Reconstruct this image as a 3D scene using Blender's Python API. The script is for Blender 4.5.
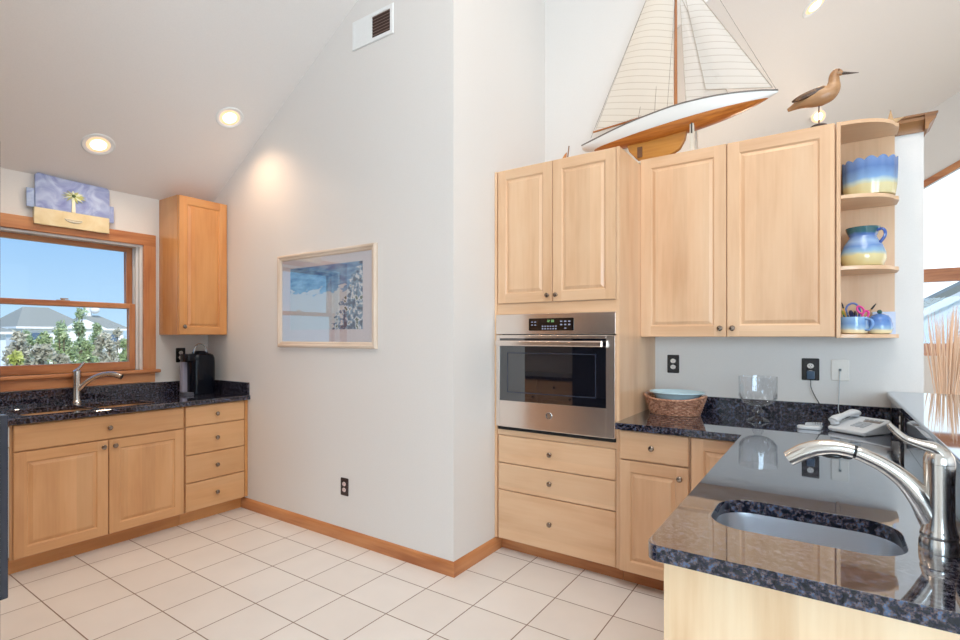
import bpy, bmesh, math, random
from mathutils import Vector, Matrix
random.seed(7)
for o in list(bpy.data.objects): bpy.data.objects.remove(o)
S = bpy.context.scene
COL = S.collection
PI = math.pi
R = math.radians

# ------------------------------------------------------------------ camera
cam_d = bpy.data.cameras.new('camera'); cam = bpy.data.objects.new('camera', cam_d); COL.objects.link(cam)
cam.location = (0, 0, 1.37); cam.rotation_euler = (R(90), 0, R(34.23))
cam_d.sensor_width = 36; cam_d.lens = 513.5/960*36; cam_d.shift_y = 16.3/960; cam_d.clip_start = 0.02; cam_d.clip_end = 500
S.camera = cam

# ------------------------------------------------------------------ exposure, sky, sun, large lights
S.view_settings.view_transform = 'Standard'; S.view_settings.look = 'None'
S.view_settings.gamma = 1; S.view_settings.use_curve_mapping = False
S.view_settings.exposure = 0.08

W = bpy.data.worlds.new('sky'); S.world = W; W.use_nodes = True
nt = W.node_tree; nt.nodes.clear()
tc = nt.nodes.new('ShaderNodeTexCoord'); sp = nt.nodes.new('ShaderNodeSeparateXYZ')
nt.links.new(tc.outputs['Generated'], sp.inputs[0])
rp = nt.nodes.new('ShaderNodeValToRGB')
rp.color_ramp.elements[0].position = 0.0; rp.color_ramp.elements[0].color = (0.50, 0.74, 0.95, 1)
rp.color_ramp.elements[1].position = 0.26; rp.color_ramp.elements[1].color = (0.17, 0.43, 0.84, 1)
nt.links.new(sp.outputs['Z'], rp.inputs[0])
# the sky is whiter and brighter towards the sun's side
dt = nt.nodes.new('ShaderNodeVectorMath'); dt.operation = 'DOT_PRODUCT'; dt.inputs[1].default_value = (0.5, 0.85, 0.15)
nt.links.new(tc.outputs['Generated'], dt.inputs[0])
mr = nt.nodes.new('ShaderNodeMapRange'); mr.inputs['From Min'].default_value = 0.3; mr.inputs['From Max'].default_value = 0.95
nt.links.new(dt.outputs['Value'], mr.inputs['Value'])
mx = nt.nodes.new('ShaderNodeMix'); mx.data_type = 'RGBA'
nt.links.new(mr.outputs[0], mx.inputs['Factor']); nt.links.new(rp.outputs[0], mx.inputs['A']); mx.inputs['B'].default_value = (1.25, 1.4, 1.5, 1)
bg = nt.nodes.new('ShaderNodeBackground'); bg.inputs['Strength'].default_value = 1.05
ow = nt.nodes.new('ShaderNodeOutputWorld')
nt.links.new(mx.outputs['Result'], bg.inputs[0]); nt.links.new(bg.outputs[0], ow.inputs[0])

def lamp(name, kind, loc, power, color, look=None, **kw):
    d = bpy.data.lights.new(name, kind); d.energy = power; d.color = color
    for k, v in kw.items(): setattr(d, k, v)
    o = bpy.data.objects.new(name, d); COL.objects.link(o); o.location = loc
    if look is not None:
        o.rotation_euler = (Vector(look)-Vector(loc)).to_track_quat('-Z', 'Y').to_euler()
    return o
lamp('sun', 'SUN', (0, 0, 20), 3.2, (1, 0.96, 0.9), (-6, 3.2, 15), angle=R(0.6))
lamp('fill_light_top', 'AREA', (0.2, 0.6, 4.9), 86, (1.0, 0.975, 0.95), (-0.6, 0.9, 0), shape='RECTANGLE', size=2.4, size_y=2.4)  # added overhead area fill; the ceiling has no opening here
lamp('fill_light_right', 'AREA', (4.35, 1.2, 1.7), 18, (0.78, 0.89, 1.0), (0, 1.2, 1.6), shape='RECTANGLE', size=4.5, size_y=2.2)  # added area fill before the closed right wall, standing in for unseen daylight
lamp('fill_light_front', 'AREA', (1.7, -2.9, 1.6), 280, (0.62, 0.83, 1.0), (0.2, 2, 1.4), shape='RECTANGLE', size=3.6, size_y=2.0)  # added cool area fill behind the camera; that wall has no window
lamp('fill_light_dining', 'AREA', (4.35, 6.5, 1.7), 42, (1.0, 0.96, 0.90), (0, 6.5, 2.0), shape='RECTANGLE', size=3.6, size_y=2.2)  # added area fill for the dining room, no window on that side

lamp('fill_light_dining_point', 'POINT', (-0.3, 5.2, 2.0), 22, (1.0, 0.80, 0.58), shadow_soft_size=0.15)  # added point fill warming the dining ceiling, with no fixture around it

# ------------------------------------------------------------------ materials
MATS = {}
def nmat(name):
    m = bpy.data.materials.new(name); m.use_nodes = True
    return m, m.node_tree, m.node_tree.nodes['Principled BSDF']
def srgb(r, g, b):
    f = lambda c: (c/255/12.92) if c/255 <= 0.04045 else ((c/255+0.055)/1.055)**2.4
    return (f(r), f(g), f(b), 1)
def plain(name, col, rough=0.5, metal=0.0, ior=1.5, coat=0.0, bump=0.0, bscale=60):
    if name in MATS: return MATS[name]
    m, t, b = nmat(name)
    b.inputs['Base Color'].default_value = col; b.inputs['Roughness'].default_value = rough
    b.inputs['Metallic'].default_value = metal; b.inputs['IOR'].default_value = ior; b.inputs['Coat Weight'].default_value = coat
    n = t.nodes.new('ShaderNodeTexNoise'); n.inputs['Scale'].default_value = bscale; n.inputs['Detail'].default_value = 3
    c = t.nodes.new('ShaderNodeTexCoord'); t.links.new(c.outputs['Object'], n.inputs['Vector'])
    # a faint mottle so the surface is not one flat tone
    mxx = t.nodes.new('ShaderNodeMix'); mxx.data_type = 'RGBA'; mxx.inputs['Factor'].default_value = 0.5
    h = t.nodes.new('ShaderNodeMapRange'); h.inputs['To Min'].default_value = 0.96; h.inputs['To Max'].default_value = 1.04
    t.links.new(n.outputs['Fac'], h.inputs['Value'])
    v = t.nodes.new('ShaderNodeVectorMath'); v.operation = 'SCALE'; v.inputs[0].default_value = col[:3]
    t.links.new(h.outputs[0], v.inputs['Scale']); t.links.new(v.outputs[0], b.inputs['Base Color'])
    t.nodes.remove(mxx)
    if bump:
        bp = t.nodes.new('ShaderNodeBump'); bp.inputs['Strength'].default_value = bump; bp.inputs['Distance'].default_value = 0.002
        t.links.new(n.outputs['Fac'], bp.inputs['Height']); t.links.new(bp.outputs[0], b.inputs['Normal'])
    MATS[name] = m; return m
def wood(name, axis, light, mid, dark, rough=0.38, coat=0.25, grain=1.0, coat_rough=0.12):
    key = name+axis
    if key in MATS: return MATS[key]
    m, t, b = nmat(key)
    c = t.nodes.new('ShaderNodeTexCoord'); oi = t.nodes.new('ShaderNodeObjectInfo')
    off = t.nodes.new('ShaderNodeMath'); off.operation = 'MULTIPLY'; off.inputs[1].default_value = 37.0
    t.links.new(oi.outputs['Random'], off.inputs[0])
    add = t.nodes.new('ShaderNodeVectorMath'); add.operation = 'ADD'
    t.links.new(c.outputs['Object'], add.inputs[0]); t.links.new(off.outputs[0], add.inputs[1])
    mp = t.nodes.new('ShaderNodeMapping'); s = [1, 1, 1]; s['xyz'.index(axis)] = 0.06
    mp.inputs['Scale'].default_value = s; t.links.new(add.outputs[0], mp.inputs['Vector'])
    n1 = t.nodes.new('ShaderNodeTexNoise'); n1.inputs['Scale'].default_value = 70; n1.inputs['Detail'].default_value = 4; n1.inputs['Roughness'].default_value = 0.5
    t.links.new(mp.outputs[0], n1.inputs['Vector'])
    mp2 = t.nodes.new('ShaderNodeMapping'); s2 = [1, 1, 1]; s2['xyz'.index(axis)] = 0.22
    mp2.inputs['Scale'].default_value = s2; t.links.new(add.outputs[0], mp2.inputs['Vector'])
    n2 = t.nodes.new('ShaderNodeTexNoise'); n2.inputs['Scale'].default_value = 7; n2.inputs['Detail'].default_value = 3
    t.links.new(mp2.outputs[0], n2.inputs['Vector'])
    mxn = t.nodes.new('ShaderNodeMix'); mxn.data_type = 'FLOAT'; mxn.inputs['Factor'].default_value = 0.78
    t.links.new(n1.outputs['Fac'], mxn.inputs['A']); t.links.new(n2.outputs['Fac'], mxn.inputs['B'])
    r = t.nodes.new('ShaderNodeValToRGB'); e = r.color_ramp.elements
    e[0].position = 0.5-0.16/grain; e[0].color = dark; e[1].position = 0.5+0.16/grain; e[1].color = light
    k = e.new(0.5); k.color = mid
    t.links.new(mxn.outputs[0], r.inputs[0])
    sx = t.nodes.new('ShaderNodeSeparateXYZ'); t.links.new(add.outputs[0], sx.inputs[0])
    q1 = t.nodes.new('ShaderNodeMath'); q1.operation = 'ADD'
    pair = {'z': ('X', 'Y'), 'x': ('Z', 'Z'), 'y': ('Z', 'Z')}[axis]
    t.links.new(sx.outputs[pair[0]], q1.inputs[0]); t.links.new(sx.outputs[pair[1]], q1.inputs[1])
    q2 = t.nodes.new('ShaderNodeMath'); q2.operation = 'DIVIDE'; q2.inputs[1].default_value = 0.083 if axis == 'z' else 0.21; t.links.new(q1.outputs[0], q2.inputs[0])
    q3 = t.nodes.new('ShaderNodeMath'); q3.operation = 'FLOOR'; t.links.new(q2.outputs[0], q3.inputs[0])
    wn_ = t.nodes.new('ShaderNodeTexWhiteNoise'); wn_.noise_dimensions = '1D'; t.links.new(q3.outputs[0], wn_.inputs['W'])
    q4 = t.nodes.new('ShaderNodeMapRange'); q4.inputs['To Min'].default_value = 0.95; q4.inputs['To Max'].default_value = 1.04; t.links.new(wn_.outputs['Value'], q4.inputs['Value'])
    q5 = t.nodes.new('ShaderNodeVectorMath'); q5.operation = 'SCALE'; t.links.new(r.outputs[0], q5.inputs[0]); t.links.new(q4.outputs[0], q5.inputs['Scale'])
    t.links.new(q5.outputs[0], b.inputs['Base Color'])
    b.inputs['Roughness'].default_value = rough; b.inputs['Coat Weight'].default_value = coat; b.inputs['Coat Roughness'].default_value = coat_rough
    MATS[key] = m; return m
def maple(ax): return wood('maple_', ax, srgb(233, 195, 158), srgb(227, 185, 146), srgb(214, 167, 127), grain=0.75)
def amber(ax): return wood('amber_maple_', ax, srgb(222, 160, 98), srgb(214, 150, 88), srgb(200, 132, 72), coat=0.6, coat_rough=0.05)
def honey(ax): return wood('honey_maple_', ax, srgb(227, 178, 130), srgb(220, 168, 118), srgb(207, 151, 102), grain=0.75)
def oak(ax): return wood('oak_trim_', ax, srgb(206, 144, 94), srgb(192, 126, 78), srgb(164, 98, 56), grain=1.2)
def pale(ax): return wood('pale_maple_', ax, srgb(238, 212, 178), srgb(230, 198, 160), srgb(216, 176, 134))
def dkwood(ax): return wood('brown_wood_', ax, srgb(176, 128, 80), srgb(150, 102, 60), srgb(110, 70, 40), coat=0.05)

def granite(name='granite', warm=0.5):
    if name in MATS: return MATS[name]
    m, t, b = nmat(name)
    c = t.nodes.new('ShaderNodeTexCoord')
    n1 = t.nodes.new('ShaderNodeTexNoise'); n1.inputs['Scale'].default_value = 75; n1.inputs['Detail'].default_value = 5; n1.inputs['Roughness'].default_value = 0.65
    n2 = t.nodes.new('ShaderNodeTexVoronoi'); n2.inputs['Scale'].default_value = 95
    t.links.new(c.outputs['Object'], n1.inputs['Vector']); t.links.new(c.outputs['Object'], n2.inputs['Vector'])
    r1 = t.nodes.new('ShaderNodeValToRGB'); e = r1.color_ramp.elements
    e[0].position = 0.42; e[0].color = srgb(10, 12, 20); e[1].position = 0.76; e[1].color = srgb(140, 112, 100)
    k = e.new(0.48); k.color = srgb(22, 32, 56); k = e.new(0.55); k.color = srgb(98, 80, 74); k = e.new(0.60); k.color = srgb(58, 88, 122)
    t.links.new(n1.outputs['Fac'], r1.inputs[0])
    r2 = t.nodes.new('ShaderNodeValToRGB'); e = r2.color_ramp.elements
    e[0].position = 0.15; e[0].color = (0.25, 0.25, 0.3, 1); e[1].position = 0.6; e[1].color = (1, 1, 1, 1)
    t.links.new(n2.outputs['Distance'], r2.inputs[0])
    mm = t.nodes.new('ShaderNodeMix'); mm.data_type = 'RGBA'; mm.blend_type = 'MULTIPLY'; mm.inputs['Factor'].default_value = 0.8
    t.links.new(r1.outputs[0], mm.inputs['A']); t.links.new(r2.outputs[0], mm.inputs['B'])
    t.links.new(mm.outputs['Result'], b.inputs['Base Color'])
    b.inputs['Roughness'].default_value = 0.5; b.inputs['Specular IOR Level'].default_value = 0.0
    gl = t.nodes.new('ShaderNodeBsdfGlossy'); gl.inputs['Roughness'].default_value = 0.03; gl.inputs['Color'].default_value = (0.92, 0.96, 1.0, 1)
    lw = t.nodes.new('ShaderNodeLayerWeight'); lw.inputs['Blend'].default_value = 0.5
    pw = t.nodes.new('ShaderNodeMath'); pw.operation = 'POWER'; pw.inputs[1].default_value = 2.0; t.links.new(lw.outputs['Facing'], pw.inputs[0])
    fm = t.nodes.new('ShaderNodeMath'); fm.operation = 'MULTIPLY_ADD'; fm.inputs[1].default_value = 0.93; fm.inputs[2].default_value = 0.04; t.links.new(pw.outputs[0], fm.inputs[0])
    ms = t.nodes.new('ShaderNodeMixShader'); t.links.new(fm.outputs[0], ms.inputs[0]); t.links.new(b.outputs[0], ms.inputs[1]); t.links.new(gl.outputs[0], ms.inputs[2])
    t.links.new(ms.outputs[0], t.nodes['Material Output'].inputs[0])
    MATS[name] = m; return m
def steel(name='brushed_steel', col=(0.82, 0.72, 0.65, 1), rough=0.26, axis='x'):
    if name in MATS: return MATS[name]
    m, t, b = nmat(name)
    b.inputs['Metallic'].default_value = 1; b.inputs['Base Color'].default_value = col
    c = t.nodes.new('ShaderNodeTexCoord'); mp = t.nodes.new('ShaderNodeMapping')
    s = [220, 220, 220]; s['xyz'.index(axis)] = 3; mp.inputs['Scale'].default_value = s
    n = t.nodes.new('ShaderNodeTexNoise'); n.inputs['Scale'].default_value = 1.0
    t.links.new(c.outputs['Object'], mp.inputs[0]); t.links.new(mp.outputs[0], n.inputs['Vector'])
    h = t.nodes.new('ShaderNodeMapRange'); h.inputs['To Min'].default_value = rough*0.92; h.inputs['To Max'].default_value = rough*1.08
    t.links.new(n.outputs['Fac'], h.inputs['Value']); t.links.new(h.outputs[0], b.inputs['Roughness'])
    MATS[name] = m; return m
def glass(name='window_glass', tint=(1, 1, 1, 1), ior=1.45, rough=0.0):
    if name in MATS: return MATS[name]
    m, t, b = nmat(name); t.nodes.remove(b)
    tr = t.nodes.new('ShaderNodeBsdfTransparent'); tr.inputs[0].default_value = tint
    gl = t.nodes.new('ShaderNodeBsdfGlossy'); gl.inputs['Roughness'].default_value = rough
    lw = t.nodes.new('ShaderNodeLayerWeight'); lw.inputs['Blend'].default_value = 0.5
    pw = t.nodes.new('ShaderNodeMath'); pw.operation = 'POWER'; pw.inputs[1].default_value = 5; t.links.new(lw.outputs['Facing'], pw.inputs[0])
    f0 = ((ior-1)/(ior+1))**2
    fr = t.nodes.new('ShaderNodeMath'); fr.operation = 'MULTIPLY_ADD'; fr.inputs[1].default_value = 1-f0; fr.inputs[2].default_value = f0; t.links.new(pw.outputs[0], fr.inputs[0])
    ms = t.nodes.new('ShaderNodeMixShader'); t.links.new(fr.outputs[0], ms.inputs[0]); t.links.new(tr.outputs[0], ms.inputs[1]); t.links.new(gl.outputs[0], ms.inputs[2])
    t.links.new(ms.outputs[0], t.nodes['Material Output'].inputs[0]); MATS[name] = m; return m
def glow(name, col, strength):
    if name in MATS: return MATS[name]
    m, t, b = nmat(name)
    b.inputs['Base Color'].default_value = col; b.inputs['Emission Color'].default_value = col; b.inputs['Emission Strength'].default_value = strength
    MATS[name] = m; return m
def tile_floor():
    m, t, b = nmat('floor_tile')
    c = t.nodes.new('ShaderNodeTexCoord'); mp = t.nodes.new('ShaderNodeMapping')
    mp.inputs['Location'].default_value = (1.499+0.3115*40, -2.14+0.305*40, 0)
    t.links.new(c.outputs['Object'], mp.inputs[0])
    br = t.nodes.new('ShaderNodeTexBrick'); br.offset = 0; br.squash = 1
    br.inputs['Scale'].default_value = 1; br.inputs['Brick Width'].default_value = 0.3115; br.inputs['Row Height'].default_value = 0.305
    br.inputs['Mortar Size'].default_value = 0.0032; br.inputs['Mortar Smooth'].default_value = 0.3; br.inputs['Bias'].default_value = 0
    br.inputs['Color1'].default_value = srgb(234, 229, 224); br.inputs['Color2'].default_value = srgb(229, 223, 217); br.inputs['Mortar'].default_value = srgb(132, 108, 94)
    t.links.new(mp.outputs[0], br.inputs['Vector'])
    n = t.nodes.new('ShaderNodeTexNoise'); n.inputs['Scale'].default_value = 5; n.inputs['Detail'].default_value = 4
    t.links.new(c.outputs['Object'], n.inputs['Vector'])
    h = t.nodes.new('ShaderNodeMapRange'); h.inputs['To Min'].default_value = 0.93; h.inputs['To Max'].default_value = 1.05
    t.links.new(n.outputs['Fac'], h.inputs['Value'])
    v = t.nodes.new('ShaderNodeVectorMath'); v.operation = 'SCALE'; t.links.new(br.outputs['Color'], v.inputs[0]); t.links.new(h.outputs[0], v.inputs['Scale'])
    t.links.new(v.outputs[0], b.inputs['Base Color'])
    b.inputs['Roughness'].default_value = 0.34
    bp = t.nodes.new('ShaderNodeBump'); bp.invert = True; bp.inputs['Strength'].default_value = 0.5; bp.inputs['Distance'].default_value = 0.003
    t.links.new(br.outputs['Fac'], bp.inputs['Height']); t.links.new(bp.outputs[0], b.inputs['Normal'])
    return m

def banded(name, stops, z0, z1, rough=0.18, noise=0.03, coat=0.5, axis='Z'):
    """glazed pottery: bands of colour by the object's own height"""
    m, t, b = nmat(name)
    c = t.nodes.new('ShaderNodeTexCoord'); s = t.nodes.new('ShaderNodeSeparateXYZ'); t.links.new(c.outputs['Object'], s.inputs[0])
    n = t.nodes.new('ShaderNodeTexNoise'); n.inputs['Scale'].default_value = 18; t.links.new(c.outputs['Object'], n.inputs['Vector'])
    h = t.nodes.new('ShaderNodeMapRange'); h.inputs['From Min'].default_value = z0; h.inputs['From Max'].default_value = z1; t.links.new(s.outputs[axis], h.inputs['Value'])
    a = t.nodes.new('ShaderNodeMath'); a.operation = 'MULTIPLY_ADD'; a.inputs[1].default_value = noise*4; t.links.new(n.outputs['Fac'], a.inputs[0])
    ad = t.nodes.new('ShaderNodeMath'); ad.operation = 'ADD'; ad.inputs[1].default_value = -noise*2; t.links.new(h.outputs[0], ad.inputs[0]); t.links.new(ad.outputs[0], a.inputs[2])
    r = t.nodes.new('ShaderNodeValToRGB'); e = r.color_ramp.elements
    e[0].position, e[0].color = stops[0]; e[1].position, e[1].color = stops[-1]
    for p, cc in stops[1:-1]:
        k = e.new(p); k.color = cc
    t.links.new(a.outputs[0], r.inputs[0]); t.links.new(r.outputs[0], b.inputs['Base Color'])
    b.inputs['Roughness'].default_value = rough; b.inputs['Coat Weight'].default_value = coat
    return m

WALL = plain('wall_paint', srgb(228, 223, 218), 0.55, bump=0.05, bscale=180)
CEIL = plain('ceiling_paint', srgb(242, 236, 231), 0.7, bump=0.05, bscale=140)
WHITE = plain('white_enamel', srgb(238, 238, 236), 0.3)
BLACK = plain('black_plastic', srgb(20, 22, 26), 0.25)
DARK = plain('dark_void', srgb(12, 11, 11), 0.8)
STEEL = steel()
STEELV = steel('brushed_steel_basin', (0.74, 0.76, 0.78, 1), 0.36, 'y')
NICKEL = steel('brushed_nickel', (0.66, 0.64, 0.61, 1), 0.2, 'z')
CHROME = plain('chrome', (0.8, 0.8, 0.8, 1), 0.08, 1.0)
KNOB = plain('pewter_knob', srgb(150, 136, 124), 0.2, 0.95)
GRAN = granite()

# ------------------------------------------------------------------ mesh helpers (coordinates are world metres)
ORG = {}
def wn(o):
    w_ = o.modifiers.new('weighted_normal', 'WEIGHTED_NORMAL'); w_.keep_sharp = True; w_.weight = 100
class MB:
    def __init__(s): s.v = []; s.f = []; s.m = []
    def face(s, pts, mi=0):
        i = len(s.v); s.v += [tuple(p) for p in pts]; s.f.append(list(range(i, i+len(pts)))); s.m.append(mi)
    def box(s, x0, x1, y0, y1, z0, z1, mi=0):
        i = len(s.v)
        s.v += [(x0,y0,z0),(x1,y0,z0),(x1,y1,z0),(x0,y1,z0),(x0,y0,z1),(x1,y0,z1),(x1,y1,z1),(x0,y1,z1)]
        for q in ((3,2,1,0),(4,5,6,7),(0,1,5,4),(1,2,6,5),(2,3,7,6),(3,0,4,7)):
            s.f.append([i+k for k in q]); s.m.append(mi)
        return s
    def prism(s, poly, fn, a0, a1, mi=0):
        """poly of (p,q); fn(p,q,a) -> xyz"""
        n = len(poly); i = len(s.v)
        s.v += [fn(p, q, a0) for p, q in poly]+[fn(p, q, a1) for p, q in poly]
        s.f.append([i+k for k in range(n)][::-1]); s.m.append(mi)
        s.f.append([i+n+k for k in range(n)]); s.m.append(mi)
        for k in range(n):
            s.f.append([i+k, i+(k+1) % n, i+n+(k+1) % n, i+n+k]); s.m.append(mi)
        return s
    def rings(s, rings, closed=False, cap=True, mi=0):
        n = len(rings[0]); i = len(s.v)
        for r in rings: s.v += [tuple(p) for p in r]
        L = len(rings)
        for a in range(L if closed else L-1):
            b = (a+1) % L
            for k in range(n):
                s.f.append([i+a*n+k, i+a*n+(k+1) % n, i+b*n+(k+1) % n, i+b*n+k]); s.m.append(mi)
        if cap and not closed:
            s.f.append([i+k for k in range(n)][::-1]); s.m.append(mi)
            s.f.append([i+(L-1)*n+k for k in range(n)]); s.m.append(mi)
        return s
    def lathe(s, prof, c, n=32, sx=1, sy=1, wob=None, mi=0, cap=True, rot=0):
        rs = []
        for j, (r, z) in enumerate(prof):
            ring = []
            for k in range(n):
                a = 2*PI*k/n; rr = max(r, 1e-4)*(wob(a, z, j) if wob else 1)
                x, y = rr*sx*math.cos(a), rr*sy*math.sin(a)
                ring.append((c[0]+x*math.cos(rot)-y*math.sin(rot), c[1]+x*math.sin(rot)+y*math.cos(rot), c[2]+z))
            rs.append(ring)
        return s.rings(rs, cap=cap, mi=mi)
    def tube(s, pts, rad, n=12, mi=0, sq=None, cap=True, closed=False):
        P = [Vector(p) for p in pts]; L = len(P)
        if not hasattr(rad, '__len__'): rad = [rad]*L
        rs = []; up = None
        for k in range(L):
            if closed: t = (P[(k+1) % L]-P[k-1]).normalized()
            else: t = (P[min(k+1, L-1)]-P[max(k-1, 0)]).normalized()
            if up is None:
                up = Vector((0, 0, 1)) if abs(t.z) < 0.9 else Vector((1, 0, 0))
            up = (up-t*up.dot(t)).normalized(); sd = t.cross(up)
            a_, b_ = sq[k] if sq else (1, 1)
            rs.append([P[k]+(sd*math.cos(2*PI*q/n)*a_+up*math.sin(2*PI*q/n)*b_)*rad[k] for q in range(n)])
        return s.rings(rs, cap=cap, mi=mi, closed=closed)
    def cyl(s, a, b, r, n=20, mi=0, r2=None): return s.tube([a, b], [r, r if r2 is None else r2], n, mi)
    def ball(s, c, r, n=20, m=12, sc=(1, 1, 1), mi=0, M=None):
        rs = []
        for j in range(m+1):
            ph = PI*j/m; rr = max(math.sin(ph), 1e-3)
            ring = []
            for k in range(n):
                v = Vector((rr*math.cos(2*PI*k/n)*sc[0], rr*math.sin(2*PI*k/n)*sc[1], -math.cos(ph)*sc[2]))*r
                if M: v = M @ v
                ring.append(Vector(c)+v)
            rs.append(ring)
        return s.rings(rs, mi=mi)
    def build(s, name, mats, parent=None, bevel=0.0, seg=2, sharp=0.6, flat=False):
        if not isinstance(mats, (list, tuple)): mats = [mats]
        xs = [p[0] for p in s.v]; ys = [p[1] for p in s.v]; zs = [p[2] for p in s.v]
        org = Vector(((min(xs)+max(xs))/2, (min(ys)+max(ys))/2, min(zs)))
        bm = bmesh.new(); vs = [bm.verts.new(Vector(p)-org) for p in s.v]
        for f, mi in zip(s.f, s.m):
            try: q = bm.faces.new([vs[k] for k in f]); q.material_index = mi
            except ValueError: pass
        bmesh.ops.remove_doubles(bm, verts=bm.verts, dist=1e-6)
        bmesh.ops.recalc_face_normals(bm, faces=bm.faces)
        if bevel:
            ed = [e for e in bm.edges if len(e.link_faces) == 2 and e.calc_face_angle(0) > sharp]
            bmesh.ops.bevel(bm, geom=ed, offset=bevel, segments=seg, profile=0.5, affect='EDGES', clamp_overlap=True)
        for f in bm.faces: f.smooth = not flat
        for e in bm.edges:
            if len(e.link_faces) != 2 or e.calc_face_angle(0) > sharp: e.smooth = False
        me = bpy.data.meshes.new(name); bm.to_mesh(me); bm.free()
        for m in mats: me.materials.append(m)
        o = bpy.data.objects.new(name, me); COL.objects.link(o)
        if bevel: wn(o)
        if parent is not None:
            o.parent = parent; o.location = org-ORG[parent.name]
        else: o.location = org
        ORG[o.name] = org
        return o
def B(x0, x1, y0, y1, z0, z1): return MB().box(x0, x1, y0, y1, z0, z1)
def thing(name, loc, label, cat, group=None):
    o = bpy.data.objects.new(name, None); COL.objects.link(o); o.location = loc; o.empty_display_size = 0.1
    ORG[o.name] = Vector(loc); return tag(o, label, cat, group)
def tag(o, label, cat, group=None):
    o['label'] = label; o['category'] = cat
    if group: o['group'] = group
    return o
def struct(o): o['kind'] = 'structure'; return o
def lab(o, s): o['label'] = s; return o
def qbez(a, b, c, n=8): 
    a, b, c = Vector(a), Vector(b), Vector(c)
    return [(1-t)**2*a+2*t*(1-t)*b+t*t*c for t in [k/n for k in range(n+1)]]
def spline(P, n=6):
    P = [Vector(p) for p in P]; out = []
    for k in range(len(P)-1):
        p0 = P[max(k-1, 0)]; p1 = P[k]; p2 = P[k+1]; p3 = P[min(k+2, len(P)-1)]
        for j in range(n):
            t = j/n
            out.append(0.5*((2*p1)+(p2-p0)*t+(2*p0-5*p1+4*p2-p3)*t*t+(3*p1-p0-3*p2+p3)*t**3))
    out.append(P[-1]); return out
def lerp_list(vals, n):
    """resample radii to n entries"""
    out = []
    for k in range(n):
        t = k/(n-1)*(len(vals)-1); i = min(int(t), len(vals)-2); out.append(vals[i]+(vals[i+1]-vals[i])*(t-i))
    return out
def rrect(x0, x1, y0, y1, r, n=6):
    P = []
    for cx, cy, a0 in ((x1-r, y1-r, 0), (x0+r, y1-r, 90), (x0+r, y0+r, 180), (x1-r, y0+r, 270)):
        for k in range(n+1):
            a = R(a0+90*k/n); P.append((cx+r*math.cos(a), cy+r*math.sin(a)))
    return P
# face frames: map (u, v, out) to world; 'S' faces -y, 'E' faces +x, 'N' faces +y
def FR(face, front):
    if face == 'S': return lambda u, v, d: (u, front-d, v)
    if face == 'N': return lambda u, v, d: (u, front+d, v)
    if face == 'W': return lambda u, v, d: (front-d, u, v)
    return lambda u, v, d: (front+d, u, v)
def uax(face): return 'x' if face in 'SN' else 'y'
def wmats(face, wf): return [wf('z'), wf(uax(face))]
def raised_door(u0, u1, v0, v1, front, face, wf, parent, name='door', th=0.02, st=0.058):
    F = FR(face, front); m = MB()
    def rect(i, d): return [(u0+i, v0+i, d), (u1-i, v0+i, d), (u1-i, v1-i, d), (u0+i, v1-i, d)]
    def band(a, b, mi=(1, 0, 1, 0)):
        for k in range(4): m.face([F(*a[k]), F(*a[(k+1) % 4]), F(*b[(k+1) % 4]), F(*b[k])], mi[k])
    e = 0.003
    back = rect(0, -th); s1 = rect(0, -e); s2 = rect(e, 0)
    m.face([F(*p) for p in back]); band(back, s1); band(s1, s2)
    # flat frame: stiles run the full height, rails between them
    a = [(u0+e, v0+e), (u1-e, v0+e), (u1-e, v1-e), (u0+e, v1-e)]
    iu0, iu1, iv0, iv1 = u0+st, u1-st, v0+st, v1-st
    q = lambda U0, U1, V0, V1, mi: m.face([F(U0, V0, 0), F(U1, V0, 0), F(U1, V1, 0), F(U0, V1, 0)], mi)
    for (V0, V1, ) in ((v0+e, iv0), (iv0, iv1), (iv1, v1-e)):
        q(u0+e, iu0, V0, V1, 0); q(iu1, u1-e, V0, V1, 0)
    q(iu0, iu1, v0+e, iv0, 1); q(iu0, iu1, iv1, v1-e, 1)
    r = [rect(st, 0), rect(st+0.004, -0.003), rect(st+0.007, -0.008), rect(st+0.011, -0.0085), rect(st+0.026, -0.002), rect(st+0.028, -0.001)]
    for k in range(len(r)-1): band(r[k], r[k+1], (0, 0, 0, 0) if k >= 2 else (1, 0, 1, 0))
    m.face([F(*p) for p in r[-1]], 0)
    return m.build(name, wmats(face, wf), parent, sharp=0.2)
def slab(u0, u1, v0, v1, front, face, wf, parent, name='drawer', th=0.02):
    F = FR(face, front); m = MB()
    rect = lambda i, d: [F(u0+i, v0+i, d), F(u1-i, v0+i, d), F(u1-i, v1-i, d), F(u0+i, v1-i, d)]
    m.rings([rect(0, -th), rect(0, -0.006), rect(0.002, -0.002), rect(0.006, 0)])
    return m.build(name, wf(uax(face)), parent, sharp=0.25)
def knob(u, v, front, face, parent, r=0.0155):
    F = FR(face, front); m = MB()
    prof = [(0.007, 0.0), (0.006, 0.012), (r*0.75, 0.015), (r, 0.020), (r*0.97, 0.024), (r*0.72, 0.028), (0.001, 0.0295)]
    m.rings([[F(u+pr*math.cos(2*PI*k/20), v+pr*math.sin(2*PI*k/20), d) for k in range(20)] for pr, d in prof])
    return m.build('knob', KNOB, parent)

# ================================================================== STRUCTURE
XW = -4.43; YP = 2.34; XR = -1.775; YB = 3.48; YF = 9.47
K1 = 0.60; Z1 = lambda x: 2.46+K1*(x-XW)
Z2 = lambda x: 3.85+0.585*x
f = B(-4.6, 5, -3.2, YF+0.3, -0.1, 0).build('floor', tile_floor()); struct(f)
# shift texture so the grid sits at world coordinates
mp = f.data.materials[0].node_tree.nodes['Mapping']
mp.inputs['Location'].default_value[0] += f.location.x; mp.inputs['Location'].default_value[1] += f.location.y
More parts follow.
